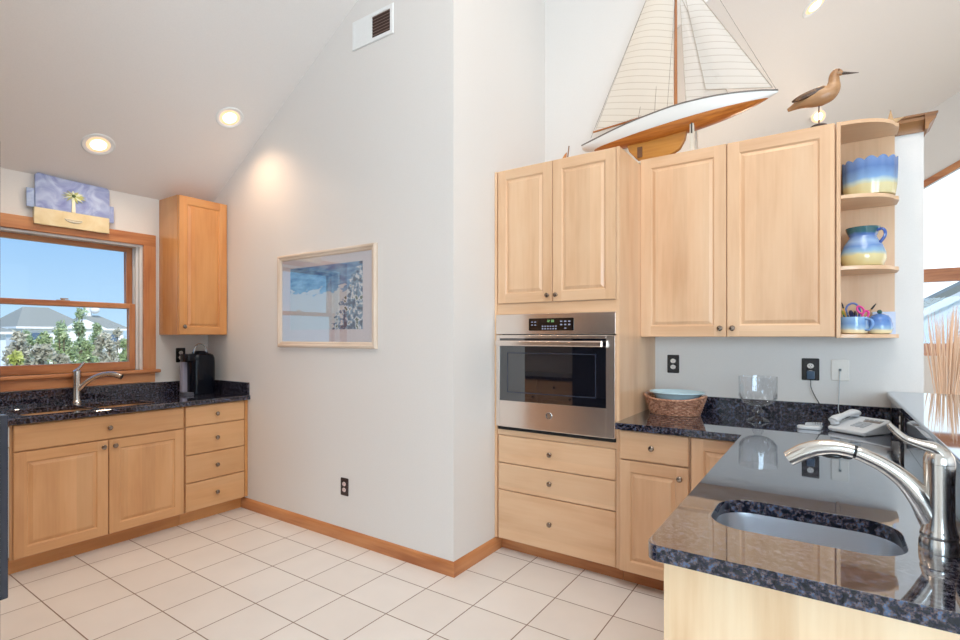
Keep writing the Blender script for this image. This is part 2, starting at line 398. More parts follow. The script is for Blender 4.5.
# window wall with an opening
WY0, WY1, WZ0, WZ1 = 0.875, 1.83, 1.11, 2.08
m = MB()
m.box(XW-0.14, XW, -0.45, WY0, 0, 2.62); m.box(XW-0.14, XW, WY1, 2.46, 0, 2.62)
m.box(XW-0.14, XW, WY0, WY1, 0, WZ0); m.box(XW-0.14, XW, WY0, WY1, WZ1, 2.62)
struct(m.build('wall_left', WALL))
struct(B(XW, XR, YP, YP+0.12, 0, 4.2).build('wall_back', WALL))
struct(B(XR-0.12, XR, YP+0.12, YF, 0, 4.2).build('wall_corner', WALL))
# partition that carries the upper cabinets, open above
struct(B(XR, 0.403, YB, YB+0.12, 0, 2.44).build('wall_partition', WALL))
# gable above the lower dining ceiling
m = MB(); P = [(XR, 2.435), (-1.15, 2.435), (-1.15, Z2(-1.15)+0.003), (0.6, Z2(0.6)+0.003), (2.0, Z2(2.0)+0.003), (4.5, Z2(2.0)-0.585*2.5+0.003), (4.5, 3.7), (0.6, Z1(0.6)+0.05), (XR, Z1(XR)+0.05)]
m.prism(P, lambda p, q, a: (p, a, q), YB, YB+0.12); struct(m.build('wall_gable', WALL))
# far dining gable wall with a raked window

FX0, FX1 = 0.45, 3.2
ft = lambda x: 1.37+YF*0.2332+0.585*(x-0.1166*YF)-0.12       # underside of raked casing
m = MB()
fn = lambda p, q, a: (p, a, q)
m.prism([(-1.775, 0), (FX0, 0), (FX0, ft(FX0)), (FX0, Z2(FX0)+0.02), (-1.775, Z2(-1.775)+0.02)], fn, YF, YF+0.14)
m.prism([(FX1, 0), (4.5, 0), (4.5, Z2(2.0)-0.585*2.5), (FX1, Z2(2.0)-0.585*(FX1-2.0))], fn, YF, YF+0.14)
m.prism([(FX0, 0), (FX1, 0), (FX1, 1.18), (FX0, 1.18)], fn, YF, YF+0.14)
m.prism([(FX0, ft(FX0)), (1.9, ft(1.9)), (FX1, ft(1.9)-0.585), (FX1, Z2(2)-0.585*(FX1-2.0)), (2.0, Z2(2.0)), (FX0, Z2(FX0)+0.02)], fn, YF, YF+0.14)
struct(m.build('wall_far', WALL))
struct(B(4.5, 4.62, -3.2, YF+0.1, 0, 3.7).build('wall_right', WALL))
struct(B(XW-0.1, -1.3, -0.57, -0.45, 0, 4.4).build('wall_front', WALL))
m = MB(); m.box(-1.42, -1.3, -3.1, -0.57, 0, 4.4); m.box(-1.3, 4.5, -3.2, -3.08, 0, 5.7)
struct(m.build('wall_entry', WALL))
# ceilings
m = MB()
fy = lambda p, q, a: (p, a, q)
m.prism([(XW-0.2, Z1(XW-0.2)), (0.6, Z1(0.6)), (0.6, Z1(0.6)+0.12), (XW-0.2, Z1(XW-0.2)+0.12)], fy, -3.1, YB)
m.prism([(0.6, Z1(0.6)), (4.7, Z1(0.6)-K1*4.1), (4.7, Z1(0.6)-K1*4.1+0.12), (0.6, Z1(0.6)+0.12)], fy, -3.1, YB)
struct(m.build('ceiling', CEIL))
m = MB()
m.prism([(XR-0.05, Z2(XR-0.05)), (2.0, Z2(2.0)), (2.0, Z2(2.0)+0.1), (XR-0.05, Z2(XR-0.05)+0.1)], fy, YB+0.015, YF+0.2)
m.prism([(2.0, Z2(2.0)), (4.7, Z2(2.0)-0.585*2.7), (4.7, Z2(2.0)-0.585*2.7+0.1), (2.0, Z2(2.0)+0.1)], fy, YB+0.015, YF+0.2)
struct(m.build('ceiling_dining', CEIL))
# baseboards with a stepped top
def base_prof(t=0.016, h=0.082): return [(0, 0), (t, 0), (t, h-0.022), (t*0.75, h-0.012), (t*0.35, h-0.004), (0, h)]
BP = base_prof()
m = MB(); m.rings([[(-3.90, YP-p, q) for p, q in BP], [(XR+p, YP-p, q) for p, q in BP]]); struct(m.build('baseboard_back', oak('x')))
m = MB(); m.rings([[(XR+p, YP-p, q) for p, q in BP], [(XR+p, 2.842, q) for p, q in BP]]); struct(m.build('baseboard_corner', oak('y')))
# wooden crown cap on the partition
m = MB()
cap = [(0, 2.425), (0.012, 2.425), (0.016, 2.445), (0.035, 2.47), (0.042, 2.475), (0.042, 2.492), (0.05, 2.497), (0.05, 2.507), (0, 2.507)]
m.prism(cap, lambda p, q, a: (a, YB-p, q), -0.98, 0.403)
m.prism(cap, lambda p, q, a: (0.403+p, a, q), YB-0.05, YB+0.17)
m.prism(cap, lambda p, q, a: (a, YB+0.12+p, q), -0.98, 0.403)
m.box(-0.98, 0.403, YB, YB+0.12, 2.44, 2.507)
struct(m.build('trim_1', dkwood('x')))
# half wall under the bar ledge
struct(B(0.292, 0.403, 1.20, YB-0.001, 0, 1.043).build('wall_half', WALL))

# ------------------------------------------------------------------ window over the sink
w = struct(bpy.data.objects.new('window_1', None)); COL.objects.link(w); w.location = (XW, 1.35, 1.0); ORG[w.name] = Vector(w.location)
OAKW = [oak('y'), oak('z')]
X0 = XW
m = MB()
m.box(X0, X0+0.02, WY0-0.088, WY1+0.09, WZ1, WZ1+0.088, 0)
m.box(X0, X0+0.02, WY0-0.088, WY0, WZ0, WZ1, 1); m.box(X0, X0+0.02, WY1, WY1+0.09, WZ0, WZ1, 1)
m.build('casing', OAKW, w, bevel=0.004)
m = MB(); m.box(X0-0.139, X0+0.05, WY0-0.11, WY1+0.115, WZ0-0.025, WZ0); m.build('window_stool', oak('y'), w, bevel=0.006)
m = MB(); m.box(X0, X0+0.018, WY0-0.085, WY1+0.085, WZ0-0.10, WZ0-0.026); m.build('apron', oak('y'), w, bevel=0.003)
JW = plain('white_jamb_liner', srgb(225, 222, 220), 0.4)
m = MB()
m.box(X0-0.138, X0-0.001, WY0, WY0+0.018, WZ0, WZ1, 0); m.box(X0-0.138, X0-0.001, WY1-0.018, WY1, WZ0, WZ1, 0)
m.box(X0-0.138, X0-0.001, WY0+0.018, WY1-0.018, WZ1-0.018, WZ1, 0)
m.box(X0-0.085, X0-0.078, WY1-0.034, WY1-0.018, WZ0, WZ1-0.018, 0); m.box(X0-0.085, X0-0.078, WY0+0.018, WY0+0.034, WZ0, WZ1-0.018, 0)
m.box(X0-0.035, X0-0.03, WY1-0.034, WY1-0.018, WZ0, WZ1-0.018, 0)
m.build('jamb_liner', JW, w)
def sash(xa, xb, z0, z1, top, bot, name, pane):
    a0, a1 = WY0+0.034, WY1-0.034; s = 0.042
    m = MB(); m.box(xa, xb, a0, a0+s, z0, z1, 1); m.box(xa, xb, a1-s, a1, z0, z1, 1)
    m.box(xa, xb, a0+s, a1-s, z1-top, z1, 0); m.box(xa, xb, a0+s, a1-s, z0, z0+bot, 0)
    o = m.build(name, OAKW, w, bevel=0.003)
    g = B((xa+xb)/2-0.002, (xa+xb)/2+0.002, a0+s, a1-s, z0+bot, z1-top).build('pane', glass(ior=1.3), o)
    return o
sash(X0-0.128, X0-0.088, 1.585, WZ1-0.018, 0.035, 0.035, 'upper_sash', 0)
sash(X0-0.076, X0-0.037, WZ0, 1.62, 0.035, 0.065, 'lower_sash', 0)
m = MB(); m.box(X0-0.075, X0-0.04, 1.31, 1.38, 1.62, 1.627); m.cyl((X0-0.055, 1.345, 1.627), (X0-0.055, 1.345, 1.637), 0.012); m.box(X0-0.06, X0-0.05, 1.33, 1.375, 1.632, 1.64)
m.build('sash_lock', plain('tan_lock', srgb(170, 140, 115), 0.4), w)
# ------------------------------------------------------------------ raked dining window
w2 = struct(bpy.data.objects.new('window_2', None)); COL.objects.link(w2); w2.location = (1.6, YF, 1.2); ORG[w2.name] = Vector(w2.location)
m = MB()
yc0, yc1 = YF-0.025, YF
for xa, xb in ((FX0-0.10, FX0), (FX1, FX1+0.10)): m.box(xa, xb, yc0, yc1, 1.12, min(ft(xb), ft(1.9)-0.585 if xb > 2 else 9), 1)
m.prism([(FX0-0.1, ft(FX0-0.1)), (1.9, ft(1.9)), (1.9, ft(1.9)+0.10), (FX0-0.1, ft(FX0-0.1)+0.10)], fn, yc0, yc1, 0)
m.prism([(1.9, ft(1.9)), (FX1+0.1, ft(1.9)-0.64), (FX1+0.1, ft(1.9)-0.54), (1.9, ft(1.9)+0.10)], fn, yc0, yc1, 0)
m.box(FX0, FX1, yc0, yc1+0.1, 2.13, 2.31, 0)
m.box(1.58, 1.72, yc0+0.004, yc1+0.09, 1.2, ft(1.6), 1)
m.box(FX0-0.1, FX1+0.1, yc0-0.03, yc1+0.05, 1.20, 1.27, 0); m.box(FX0-0.1, FX1+0.1, yc0, yc1, 1.10, 1.20, 0)
m.build('casing', [oak('x'), oak('z')], w2, bevel=0.004)
m = MB(); P = [(FX0, 1.27), (FX1, 1.27), (FX1, ft(1.9)-0.585), (1.9, ft(1.9)), (FX0, ft(FX0))]
m.prism(P, fn, YF+0.06, YF+0.064); m.build('pane', glass(ior=1.3), w2)

# ================================================================== LEFT RUN (faces +x)
XF = -3.82                       # door faces
def base_carcass(face, u0, u1, back, wf, parent, toe, z1=0.868, front_recess=0.021, front=None):
    fr = front
    if face == 'E':
        B(back, fr-front_recess, u0, u1, 0.095, z1).build('carcass', wf('z'), parent)
        B(toe-0.015, toe, u0, u1, 0, 0.095).build('toe_kick', amber('y'), parent)
    else:
        B(u0, u1, fr+front_recess, back, 0.095, z1).build('carcass', wf('z'), parent)
        B(u0, u1, toe, toe+0.015, 0, 0.095).build('toe_kick', oak('x'), parent)
t = thing('sink_base_cabinet', (-4.1, 1.38, 0), 'maple base cabinet under the left window with two panelled doors and a false drawer', 'cabinet')
base_carcass('E', 0.905, 1.852, XW+0.002, honey, t, -3.90, front=XF)
d = slab(0.918, 1.847, 0.712, 0.862, XF, 'E', honey, t, 'false_drawer'); knob(1.385, 0.785, XF, 'E', d)
d = raised_door(0.918, 1.381, 0.10, 0.706, XF, 'E', honey, t); knob(1.352, 0.666, XF, 'E', d)
d = raised_door(1.386, 1.847, 0.10, 0.706, XF, 'E', honey, t); knob(1.415, 0.666, XF, 'E', d)
t = thing('drawer_base_cabinet', (-4.1, 2.09, 0), 'maple base cabinet with four slab drawers in the corner below the coffee maker', 'cabinet')
base_carcass('E', 1.854, YP-0.002, XW+0.002, honey, t, -3.90, front=XF)
B(XF-0.021, XF-0.006, 2.312, YP-0.002, 0.10, 0.862).build('filler_stile', amber('z'), t)
for z0, z1 in ((0.717, 0.862), (0.510, 0.712), (0.308, 0.505), (0.10, 0.303)):
    d = slab(1.860, 2.308, z0, z1, XF, 'E', honey, t); knob(2.083, (z0+z1)/2, XF, 'E', d)
t = thing('dishwasher', (-4.1, 0.6, 0), 'white dishwasher front at the left end beside the sink cabinet', 'dishwasher')
B(XW+0.01, XF-0.02, 0.305, 0.90, 0.10, 0.866).build('tub_body', WHITE, t)
B(XF-0.02, XF, 0.308, 0.899, 0.12, 0.74).build('door', WHITE, t, bevel=0.004)
o = B(XF-0.02, XF+0.006, 0.308, 0.899, 0.745, 0.864).build('control_panel', WHITE, t, bevel=0.004)
B(XF+0.006, XF+0.02, 0.45, 0.75, 0.76, 0.78).build('handle', WHITE, o, bevel=0.003)
B(-3.915, -3.90, 0.308, 0.899, 0, 0.10).build('toe_kick', BLACK, t)

def slab_with_holes(outer, holes, z0, z1, name, mat, parent=None, bevel=0.006):
    """flat slab from outlines (solid side walls), filled by triangulation"""
    bm = bmesh.new(); loops = []
    for P in [outer]+holes:
        vs = [bm.verts.new((x, y, z1)) for x, y in P]
        for k in range(len(vs)): bm.edges.new((vs[k], vs[(k+1) % len(vs)]))
    bmesh.ops.triangle_fill(bm, use_beauty=True, edges=bm.edges[:])
    bmesh.ops.recalc_face_normals(bm, faces=bm.faces)
    for f_ in bm.faces:
        if f_.normal.z < 0: f_.normal_flip()
    tops = bm.faces[:]
    r = bmesh.ops.extrude_face_region(bm, geom=tops, use_keep_orig=True)
    bmesh.ops.translate(bm, vec=(0, 0, z0-z1), verts=[v for v in r['geom'] if isinstance(v, bmesh.types.BMVert)])
    bmesh.ops.recalc_face_normals(bm, faces=bm.faces)
    ed = [e for e in bm.edges if len(e.link_faces) == 2 and e.calc_face_angle(0) > 1.2 and abs(e.verts[0].co.z-e.verts[1].co.z) < 1e-5]
    if bevel: bmesh.ops.bevel(bm, geom=ed, offset=bevel, segments=3, profile=0.5, affect='EDGES', clamp_overlap=True)
    for f_ in bm.faces: f_.smooth = True
    for e in bm.edges:
        if len(e.link_faces) != 2 or e.calc_face_angle(0) > 0.5: e.smooth = False
    org = Vector((sum(p[0] for p in outer)/len(outer), sum(p[1] for p in outer)/len(outer), z0))
    bmesh.ops.translate(bm, vec=-org, verts=bm.verts)
    me = bpy.data.meshes.new(name); bm.to_mesh(me); bm.free(); me.materials.append(mat)
    o = bpy.data.objects.new(name, me); COL.objects.link(o)
    wn(o)
    o.location = org-(ORG[parent.name] if parent else Vector((0, 0, 0)))
    if parent: o.parent = parent
    ORG[o.name] = org; return o
CT0, CT1 = 0.869, 0.905
t = thing('granite_countertop', (-4.1, 1.3, CT0), 'dark speckled granite countertop along the left window with an undermount sink cutout', 'countertop')
sinkA = rrect(-4.27, -3.885, 0.985, 1.335, 0.05); sinkB = rrect(-4.27, -3.885, 1.375, 1.70, 0.05)
slab_with_holes([(XW+0.001, -0.44), (-2.36, -0.44), (-2.36, 0.20), (-3.79, 0.20), (-3.79, YP-0.001), (XW+0.001, YP-0.001)], [sinkA[::-1], sinkB[::-1]], CT0, CT1, 'worktop', GRAN, t)
m = MB(); m.box(XW+0.001, XW+0.021, -0.44, YP-0.022, CT1, 1.005); m.box(XW+0.001, -3.80, YP-0.021, YP-0.001, CT1, 1.005)
m.build('backsplash', GRAN, t, bevel=0.003)
def basin(outline, depth, name, mat, parent, z, drain=None):
    cx = sum(p[0] for p in outline)/len(outline); cy = sum(p[1] for p in outline)/len(outline)
    m = MB(); rs = []
    for s, dz in ((1.06, 0.0), (1.0, 0.0), (0.985, -0.02), (0.965, -depth+0.03), (0.93, -depth+0.008), (0.86, -depth)):
        rs.append([(cx+(x-cx)*s, cy+(y-cy)*s, z+dz) for x, y in outline])
    m.rings(rs, cap=False); m.face(rs[-1])
    # outer skin gives the bowl its gauge
    rs2 = [[(cx+(x-cx)*s, cy+(y-cy)*s, z+dz) for x, y in outline] for s, dz in ((1.06, 0.0), (1.02, -0.004), (0.98, -depth+0.028), (0.87, -depth-0.003))]
    m.rings(rs2, cap=False); m.face(rs2[-1])
    o = m.build(name, mat, parent, sharp=0.9)
    d_ = MB().lathe([(0.001, 0.002), (0.03, 0.002), (0.042, 0.004), (0.044, 0.0)], (cx, cy, z-depth), 24, cap=False).build('drain', CHROME, o)
    return o
t = thing('kitchen_sink', (-4.08, 1.345, 0.7), 'double bowl steel sink set under the granite below the left window', 'sink')
a = [(x, y) for x, y in rrect(-4.275, -3.88, 0.98, 1.34, 0.05)]; b_ = [(x, y) for x, y in rrect(-4.275, -3.88, 1.37, 1.705, 0.05)]
basin(a, 0.17, 'bowl', STEELV, t, CT0-0.002); basin(b_, 0.17, 'bowl', STEELV, t, CT0-0.002)

def faucet_left():
    t = thing('pullout_faucet', (-4.345, 1.38, CT1), 'brushed nickel single lever faucet below the left window', 'faucet')
    c = (-4.345, 1.38, CT1)
    MB().lathe([(0.031, 0), (0.031, 0.006), (0.026, 0.012), (0.023, 0.03), (0.0225, 0.12), (0.024, 0.17), (0.026, 0.20), (0.024, 0.222), (0.012, 0.232), (0.001, 0.234)], c, 24).build('body', NICKEL, t)
    p = spline([(c[0]+0.008, c[1]+0.01, CT1+0.09), (c[0]+0.045, c[1]+0.05, CT1+0.15), (c[0]+0.095, c[1]+0.10, CT1+0.188), (c[0]+0.15, c[1]+0.155, CT1+0.198), (c[0]+0.20, c[1]+0.20, CT1+0.178)], 5)
    MB().tube(p, lerp_list([0.017, 0.016, 0.016, 0.018, 0.019], len(p)), 14).build('spout', NICKEL, t)
    p2 = spline([(c[0], c[1], CT1+0.228), (c[0]+0.008, c[1]+0.015, CT1+0.246), (c[0]+0.016, c[1]+0.04, CT1+0.285)], 5)
    MB().tube(p2, lerp_list([0.012, 0.008, 0.007], len(p2)), 12).build('lever', NICKEL, t)
faucet_left()
# ------------------------------------------------------------------ upper cabinet beside the window
t = thing('wall_cabinet', (-4.28, 2.15, 1.38), 'narrow amber maple wall cabinet in the left corner beside the window', 'cabinet')
B(XW+0.002, -4.135, 1.95, YP-0.002, 1.382, 2.457).build('carcass', amber('z'), t, bevel=0.0015)
d = raised_door(1.954, YP-0.008, 1.384, 2.455, -4.113, 'E', amber, t); knob(1.988, 1.445, -4.113, 'E', d)
# ------------------------------------------------------------------ palm plaque
def watercolor(name, a, b, c_, scale):
    m, t_, b0 = nmat(name); c = t_.nodes.new('ShaderNodeTexCoord'); n = t_.nodes.new('ShaderNodeTexNoise')
    n.inputs['Scale'].default_value = scale; n.inputs['Detail'].default_value = 4; n.inputs['Distortion'].default_value = 1.2
    t_.links.new(c.outputs['Object'], n.inputs['Vector']); r = t_.nodes.new('ShaderNodeValToRGB'); e = r.color_ramp.elements
    e[0].position = 0.32; e[0].color = a; e[1].position = 0.68; e[1].color = c_; k = e.new(0.5); k.color = b
    t_.links.new(n.outputs['Fac'], r.inputs[0]); t_.links.new(r.outputs[0], b0.inputs['Base Color']); b0.inputs['Roughness'].default_value = 0.3; return m
t = thing('palm_tree_plaque', (-4.40, 1.37, 2.13), 'blue and yellow painted palm tree plaque on the wall above the left window', 'plaque')
xb = XW+0.021
SKY = watercolor('plaque_sky', srgb(122, 132, 186), srgb(150, 162, 205), srgb(182, 196, 224), 9)
SKY2 = watercolor('plaque_pale_sky', srgb(140, 155, 205), srgb(170, 188, 222), srgb(205, 218, 238), 14)
FE = lambda p, q, a: (a, p, q)
m = MB(); m.prism([(1.165, 2.237), (1.594, 2.237), (1.594, 2.44), (1.58, 2.455), (1.30, 2.462), (1.18, 2.47), (1.165, 2.455)], FE, xb, xb+0.022); m.build('sky_panel', SKY, t, bevel=0.003)
m = MB(); m.box(xb, xb+0.014, 1.122, 1.165, 2.235, 2.36); m.build('side_tab', SKY2, t, bevel=0.003)
m = MB(); m.box(xb, xb+0.014, 1.594, 1.625, 2.21, 2.33); m.build('side_tab', SKY, t, bevel=0.003)
m = MB(); m.box(xb, xb+0.026, 1.158, 1.592, 2.125, 2.237); m.build('sand_panel', watercolor('plaque_sand', srgb(214, 194, 150), srgb(222, 204, 164), srgb(228, 214, 180), 8), t, bevel=0.003)
m = MB(); m.prism([(1.362, 2.237), (1.386, 2.237), (1.382, 2.345), (1.368, 2.345)], FE, xb+0.022, xb+0.030); m.build('palm_trunk', plain('cream_paint', srgb(238, 230, 205), 0.4), t, bevel=0.002)
m = MB()
for k in range(13):
    a = 2*PI*k/13+0.2; L = 0.062; c0 = (1.375, 2.352)
    dx, dz = math.cos(a)*L*1.15, math.sin(a)*L*0.72-0.008
    nx, nz = -math.sin(a)*0.007, math.cos(a)*0.007
    m.prism([(c0[0], c0[1]), (c0[0]+dx*0.5+nx, c0[1]+dz*0.5+nz+0.006), (c0[0]+dx, c0[1]+dz), (c0[0]+dx*0.5-nx, c0[1]+dz*0.5-nz)], FE, xb+0.024+0.0003*k, xb+0.029+0.0003*k, k % 2)
m.ball((xb+0.03, 1.375, 2.352), 0.012, sc=(0.5, 1, 1), mi=2)
m.build('palm_fronds', [plain('frond_yellow', srgb(176, 180, 110), 0.4), plain('frond_pale', srgb(212, 218, 190), 0.4), plain('frond_dark', srgb(60, 84, 40), 0.4)], t)
m = MB(); m.tube([(xb+0.028, 1.375+0.05*math.cos(a), 2.185+0.016*math.sin(a)) for a in [PI*1.0+PI*k/10 for k in range(11)]], lerp_list([0.002, 0.007, 0.002], 11), 8)
m.tube([(xb+0.028, 1.325, 2.186), (xb+0.028, 1.375, 2.182), (xb+0.028, 1.425, 2.186)], 0.0025, 8)
m.build('boat_relief', plain('grey_cream', srgb(205, 200, 185), 0.4), t)

# ------------------------------------------------------------------ coffee maker
t = thing('coffee_maker', (-4.26, 2.18, CT1), 'glossy black single cup coffee maker on the left granite counter in the corner', 'coffee maker')
cx, cy = -4.235, 2.172
def RR(cx, cy, hx, hy, r, z): return [(x, y, z) for x, y in rrect(cx-hx, cx+hx, cy-hy, cy+hy, r)]
GB = plain('gloss_black', srgb(10, 14, 24), 0.14, ior=1.33)
m = MB(); m.rings([RR(cx, cy, 0.09*s, 0.098*s, 0.055*s, CT1+z) for s, z in ((0.96, 0), (1, 0.006), (1, 0.26), (0.97, 0.29), (0.88, 0.315), (0.7, 0.326))]); m.build('housing', GB, t)
m = MB(); m.rings([RR(cx+0.01, cy-0.09, 0.06*s, 0.05, 0.03, CT1+z) for s, z in ((0.9, 0.262), (1, 0.27), (1, 0.315), (0.9, 0.325))]); m.build('brew_head', GB, t)
m = MB(); m.rings([RR(cx+0.01, cy-0.095, 0.062, 0.05, 0.03, CT1+z) for z in (0, 0.022)]); m.build('drip_tray', plain('grey_plastic', srgb(80, 82, 92), 0.3), t, bevel=0.003)
m = MB(); m.rings([RR(cx-0.03, cy-0.10, 0.028, 0.034, 0.012, CT1+z) for z in (0.022, 0.262)]); m.build('water_tank', plain('smoky_plastic', srgb(150, 148, 165), 0.15), t)
m = MB(); m.lathe([(0.06, 0.318), (0.058, 0.335), (0.045, 0.345), (0.001, 0.348)], (cx, cy, CT1), 24); m.build('lid', GB, t)
m = MB(); m.tube([(cx+0.01, cy+0.052*math.cos(a), CT1+0.33+0.075*math.sin(a)) for a in [PI*k/14 for k in range(15)]], 0.006, 10); m.build('lift_handle', plain('chrome_handle', (0.55, 0.56, 0.58, 1), 0.12, 1.0), t)

# ------------------------------------------------------------------ outlets
def outlet(face, front, u, v, label, plate_mat, sock_mat, w=0.074, h=0.118, kind='duplex', name='wall_outlet'):
    F = FR(face, front)
    t = thing(name, F(u, v-h/2, 0), label, 'outlet')
    m = MB(); m.rings([[F(p, q, d) for p, q in rrect(u-w/2+i, u+w/2-i, v-h/2+i, v+h/2-i, 0.005, 3)] for i, d in ((0, 0), (0, 0.003), (0.003, 0.006))])
    pl = m.build('cover_plate', plate_mat, t)
    if kind == 'duplex':
        for s in (-1, 1):
            m = MB(); m.rings([[F(u+0.0165*math.cos(a)*(1-i), v+s*0.0195+0.0145*math.sin(a)*(1-i), d) for a in [2*PI*k/20 for k in range(20)]] for i, d in ((0, 0.004), (0, 0.0075), (0.08, 0.0085))])
            for dx in (-0.006, 0.006):
                F2 = lambda p, q, d: F(p, q, d)
                m.prism([(u+dx-0.001, v+s*0.0195-0.001), (u+dx+0.001, v+s*0.0195-0.001), (u+dx+0.001, v+s*0.0195+0.007), (u+dx-0.001, v+s*0.0195+0.007)], F2, 0.0084, 0.0088, 1)
            m.prism([(u+0.0022*math.cos(a), v+s*0.0195-0.0065+0.0022*math.sin(a)) for a in [2*PI*k/8 for k in range(8)]], F2, 0.0084, 0.0088, 1)
            m.build('socket', [sock_mat, DARK], t)
    return t
SOCK = plain('white_socket', srgb(232, 226, 218), 0.35)
outlet('E', XW, 2.115, 1.215, 'black outlet on the left wall behind the coffee maker', BLACK, SOCK)
outlet('S', YP, -2.69, 0.36, 'black outlet low on the wall below the framed picture', plain('dark_brown_plate', srgb(44, 30, 30), 0.3), plain('pinkish_socket', srgb(228, 205, 198), 0.35))
m = MB(); p = spline([(XW+0.014, 2.115, 1.19), (XW+0.035, 2.112, 1.12), (XW+0.03, 2.10, 1.02), (-4.36, 2.10, CT1+0.015), (-4.33, 2.14, CT1+0.006)], 5)
m.tube(p, 0.004, 8); m.box(XW+0.009, XW+0.035, 2.102, 2.128, 1.18, 1.21)
tag(m.build('power_cord', plain('white_cord', srgb(215, 212, 214), 0.4)), 'white power cord plugged in behind the coffee maker', 'cord')

# ------------------------------------------------------------------ framed picture
t = thing('framed_picture', (-2.89, YP, 1.29), 'framed blue seaside print in a pale wood frame on the large white wall', 'picture')
px0, px1, pz0, pz1 = -3.405, -2.378, 1.29, 1.966
PF = wood('pale_frame_', 'x', srgb(232, 214, 196), srgb(222, 202, 182), srgb(205, 182, 160), coat=0.3); PFz = wood('pale_frame_', 'z', srgb(232, 214, 196), srgb(222, 202, 182), srgb(205, 182, 160), coat=0.3)
m = MB()
def pr(i, d): return [(px0+i, YP-d, pz0+i), (px1-i, YP-d, pz0+i), (px1-i, YP-d, pz1-i), (px0+i, YP-d, pz1-i)]
pf = [pr(0, 0.001), pr(0, 0.018), pr(0.006, 0.028), (pr(0.016, 0.030)), pr(0.028, 0.022), pr(0.034, 0.022), pr(0.042, 0.014), pr(0.042, 0.001)]
for k in range(len(pf)-1):
    for q in range(4): m.face([pf[k][q], pf[k][(q+1) % 4], pf[k+1][(q+1) % 4], pf[k+1][q]], 0 if q % 2 == 0 else 1)
m.build('frame', [PF, PFz], t, sharp=0.3)
m = MB(); ix0, ix1, iz0, iz1 = -3.27, -2.507, 1.417, 1.863
a = [(px0+0.04, pz0+0.04), (px1-0.04, pz0+0.04), (px1-0.04, pz1-0.04), (px0+0.04, pz1-0.04)]; b_ = [(ix0, iz0), (ix1, iz0), (ix1, iz1), (ix0, iz1)]
for q in range(4): m.face([(a[q][0], YP-0.010, a[q][1]), (a[(q+1) % 4][0], YP-0.010, a[(q+1) % 4][1]), (b_[(q+1) % 4][0], YP-0.010, b_[(q+1) % 4][1]), (b_[q][0], YP-0.010, b_[q][1])])
for q in range(4): m.face([(b_[q][0], YP-0.010, b_[q][1]), (b_[(q+1) % 4][0], YP-0.010, b_[(q+1) % 4][1]), (b_[(q+1) % 4][0], YP-0.007, b_[(q+1) % 4][1]), (b_[q][0], YP-0.007, b_[q][1])])
m.build('mat', plain('mat_board', srgb(226, 222, 228), 0.7), t)
def print_mat():
    m, t_, b0 = nmat('seaside_print'); N = t_.nodes.new; Lk = t_.links.new
    c = N('ShaderNodeTexCoord'); s = N('ShaderNodeSeparateXYZ'); Lk(c.outputs['Object'], s.inputs[0])   # x: -0.38..0.38, z: 0..0.446
    n = N('ShaderNodeTexNoise'); n.inputs['Scale'].default_value = 26; n.inputs['Detail'].default_value = 3; Lk(c.outputs['Object'], n.inputs['Vector'])
    ns = N('ShaderNodeTexNoise'); ns.inputs['Scale'].default_value = 9; mp = N('ShaderNodeMapping'); mp.inputs['Scale'].default_value = (1, 1, 3.5); Lk(c.outputs['Object'], mp.inputs[0]); Lk(mp.outputs[0], ns.inputs['Vector'])
    r1 = N('ShaderNodeValToRGB'); e = r1.color_ramp.elements; e[0].position = 0.35; e[0].color = srgb(64, 132, 188); e[1].position = 0.65; e[1].color = srgb(140, 196, 230); Lk(ns.outputs['Fac'], r1.inputs[0])
    r2 = N('ShaderNodeValToRGB'); r2.color_ramp.interpolation = 'CONSTANT'; e = r2.color_ramp.elements
    e[0].position = 0; e[0].color = srgb(48, 92, 130); e[1].position = 0.44; e[1].color = srgb(120, 164, 196); k = e.new(0.53); k.color = srgb(226, 234, 240); k = e.new(0.62); k.color = srgb(86, 120, 110); Lk(n.outputs['Fac'], r2.inputs[0])
    # foliage mask: diagonal from lower left to upper right edge
    def mth(op, a, b):
        q = N('ShaderNodeMath'); q.operation = op
        for i_, z in enumerate((a, b)):
            if isinstance(z, (int, float)): q.inputs[i_].default_value = z
            else: Lk(z, q.inputs[i_])
        return q.outputs[0]
    xx, zz = s.outputs['X'], s.outputs['Z']
    wob = mth('MULTIPLY', mth('SUBTRACT', ns.outputs['Fac'], 0.5), 0.25)
    fol = mth('GREATER_THAN', mth('ADD', mth('SUBTRACT', mth('MULTIPLY', xx, 0.9), mth('MULTIPLY', zz, 0.55)), wob), 0.07)
    sea = mth('LESS_THAN', mth('ADD', zz, wob), 0.27)
    m1 = N('ShaderNodeMix'); m1.data_type = 'RGBA'; Lk(sea, m1.inputs['Factor']); Lk(r1.outputs[0], m1.inputs['A']); m1.inputs['B'].default_value = srgb(214, 224, 230)
    m2 = N('ShaderNodeMix'); m2.data_type = 'RGBA'; Lk(fol, m2.inputs['Factor']); Lk(m1.outputs['Result'], m2.inputs['A']); Lk(r2.outputs[0], m2.inputs['B'])
    Lk(m2.outputs['Result'], b0.inputs['Base Color']); b0.inputs['Roughness'].default_value = 0.6; return m
B(ix0, ix1, YP-0.0072, YP-0.004, iz0, iz1).build('print', print_mat(), t)
B(px0+0.04, px1-0.04, YP-0.0135, YP-0.0115, pz0+0.04, pz1-0.04).build('glazing', glass('picture_glass', ior=2.3), t)

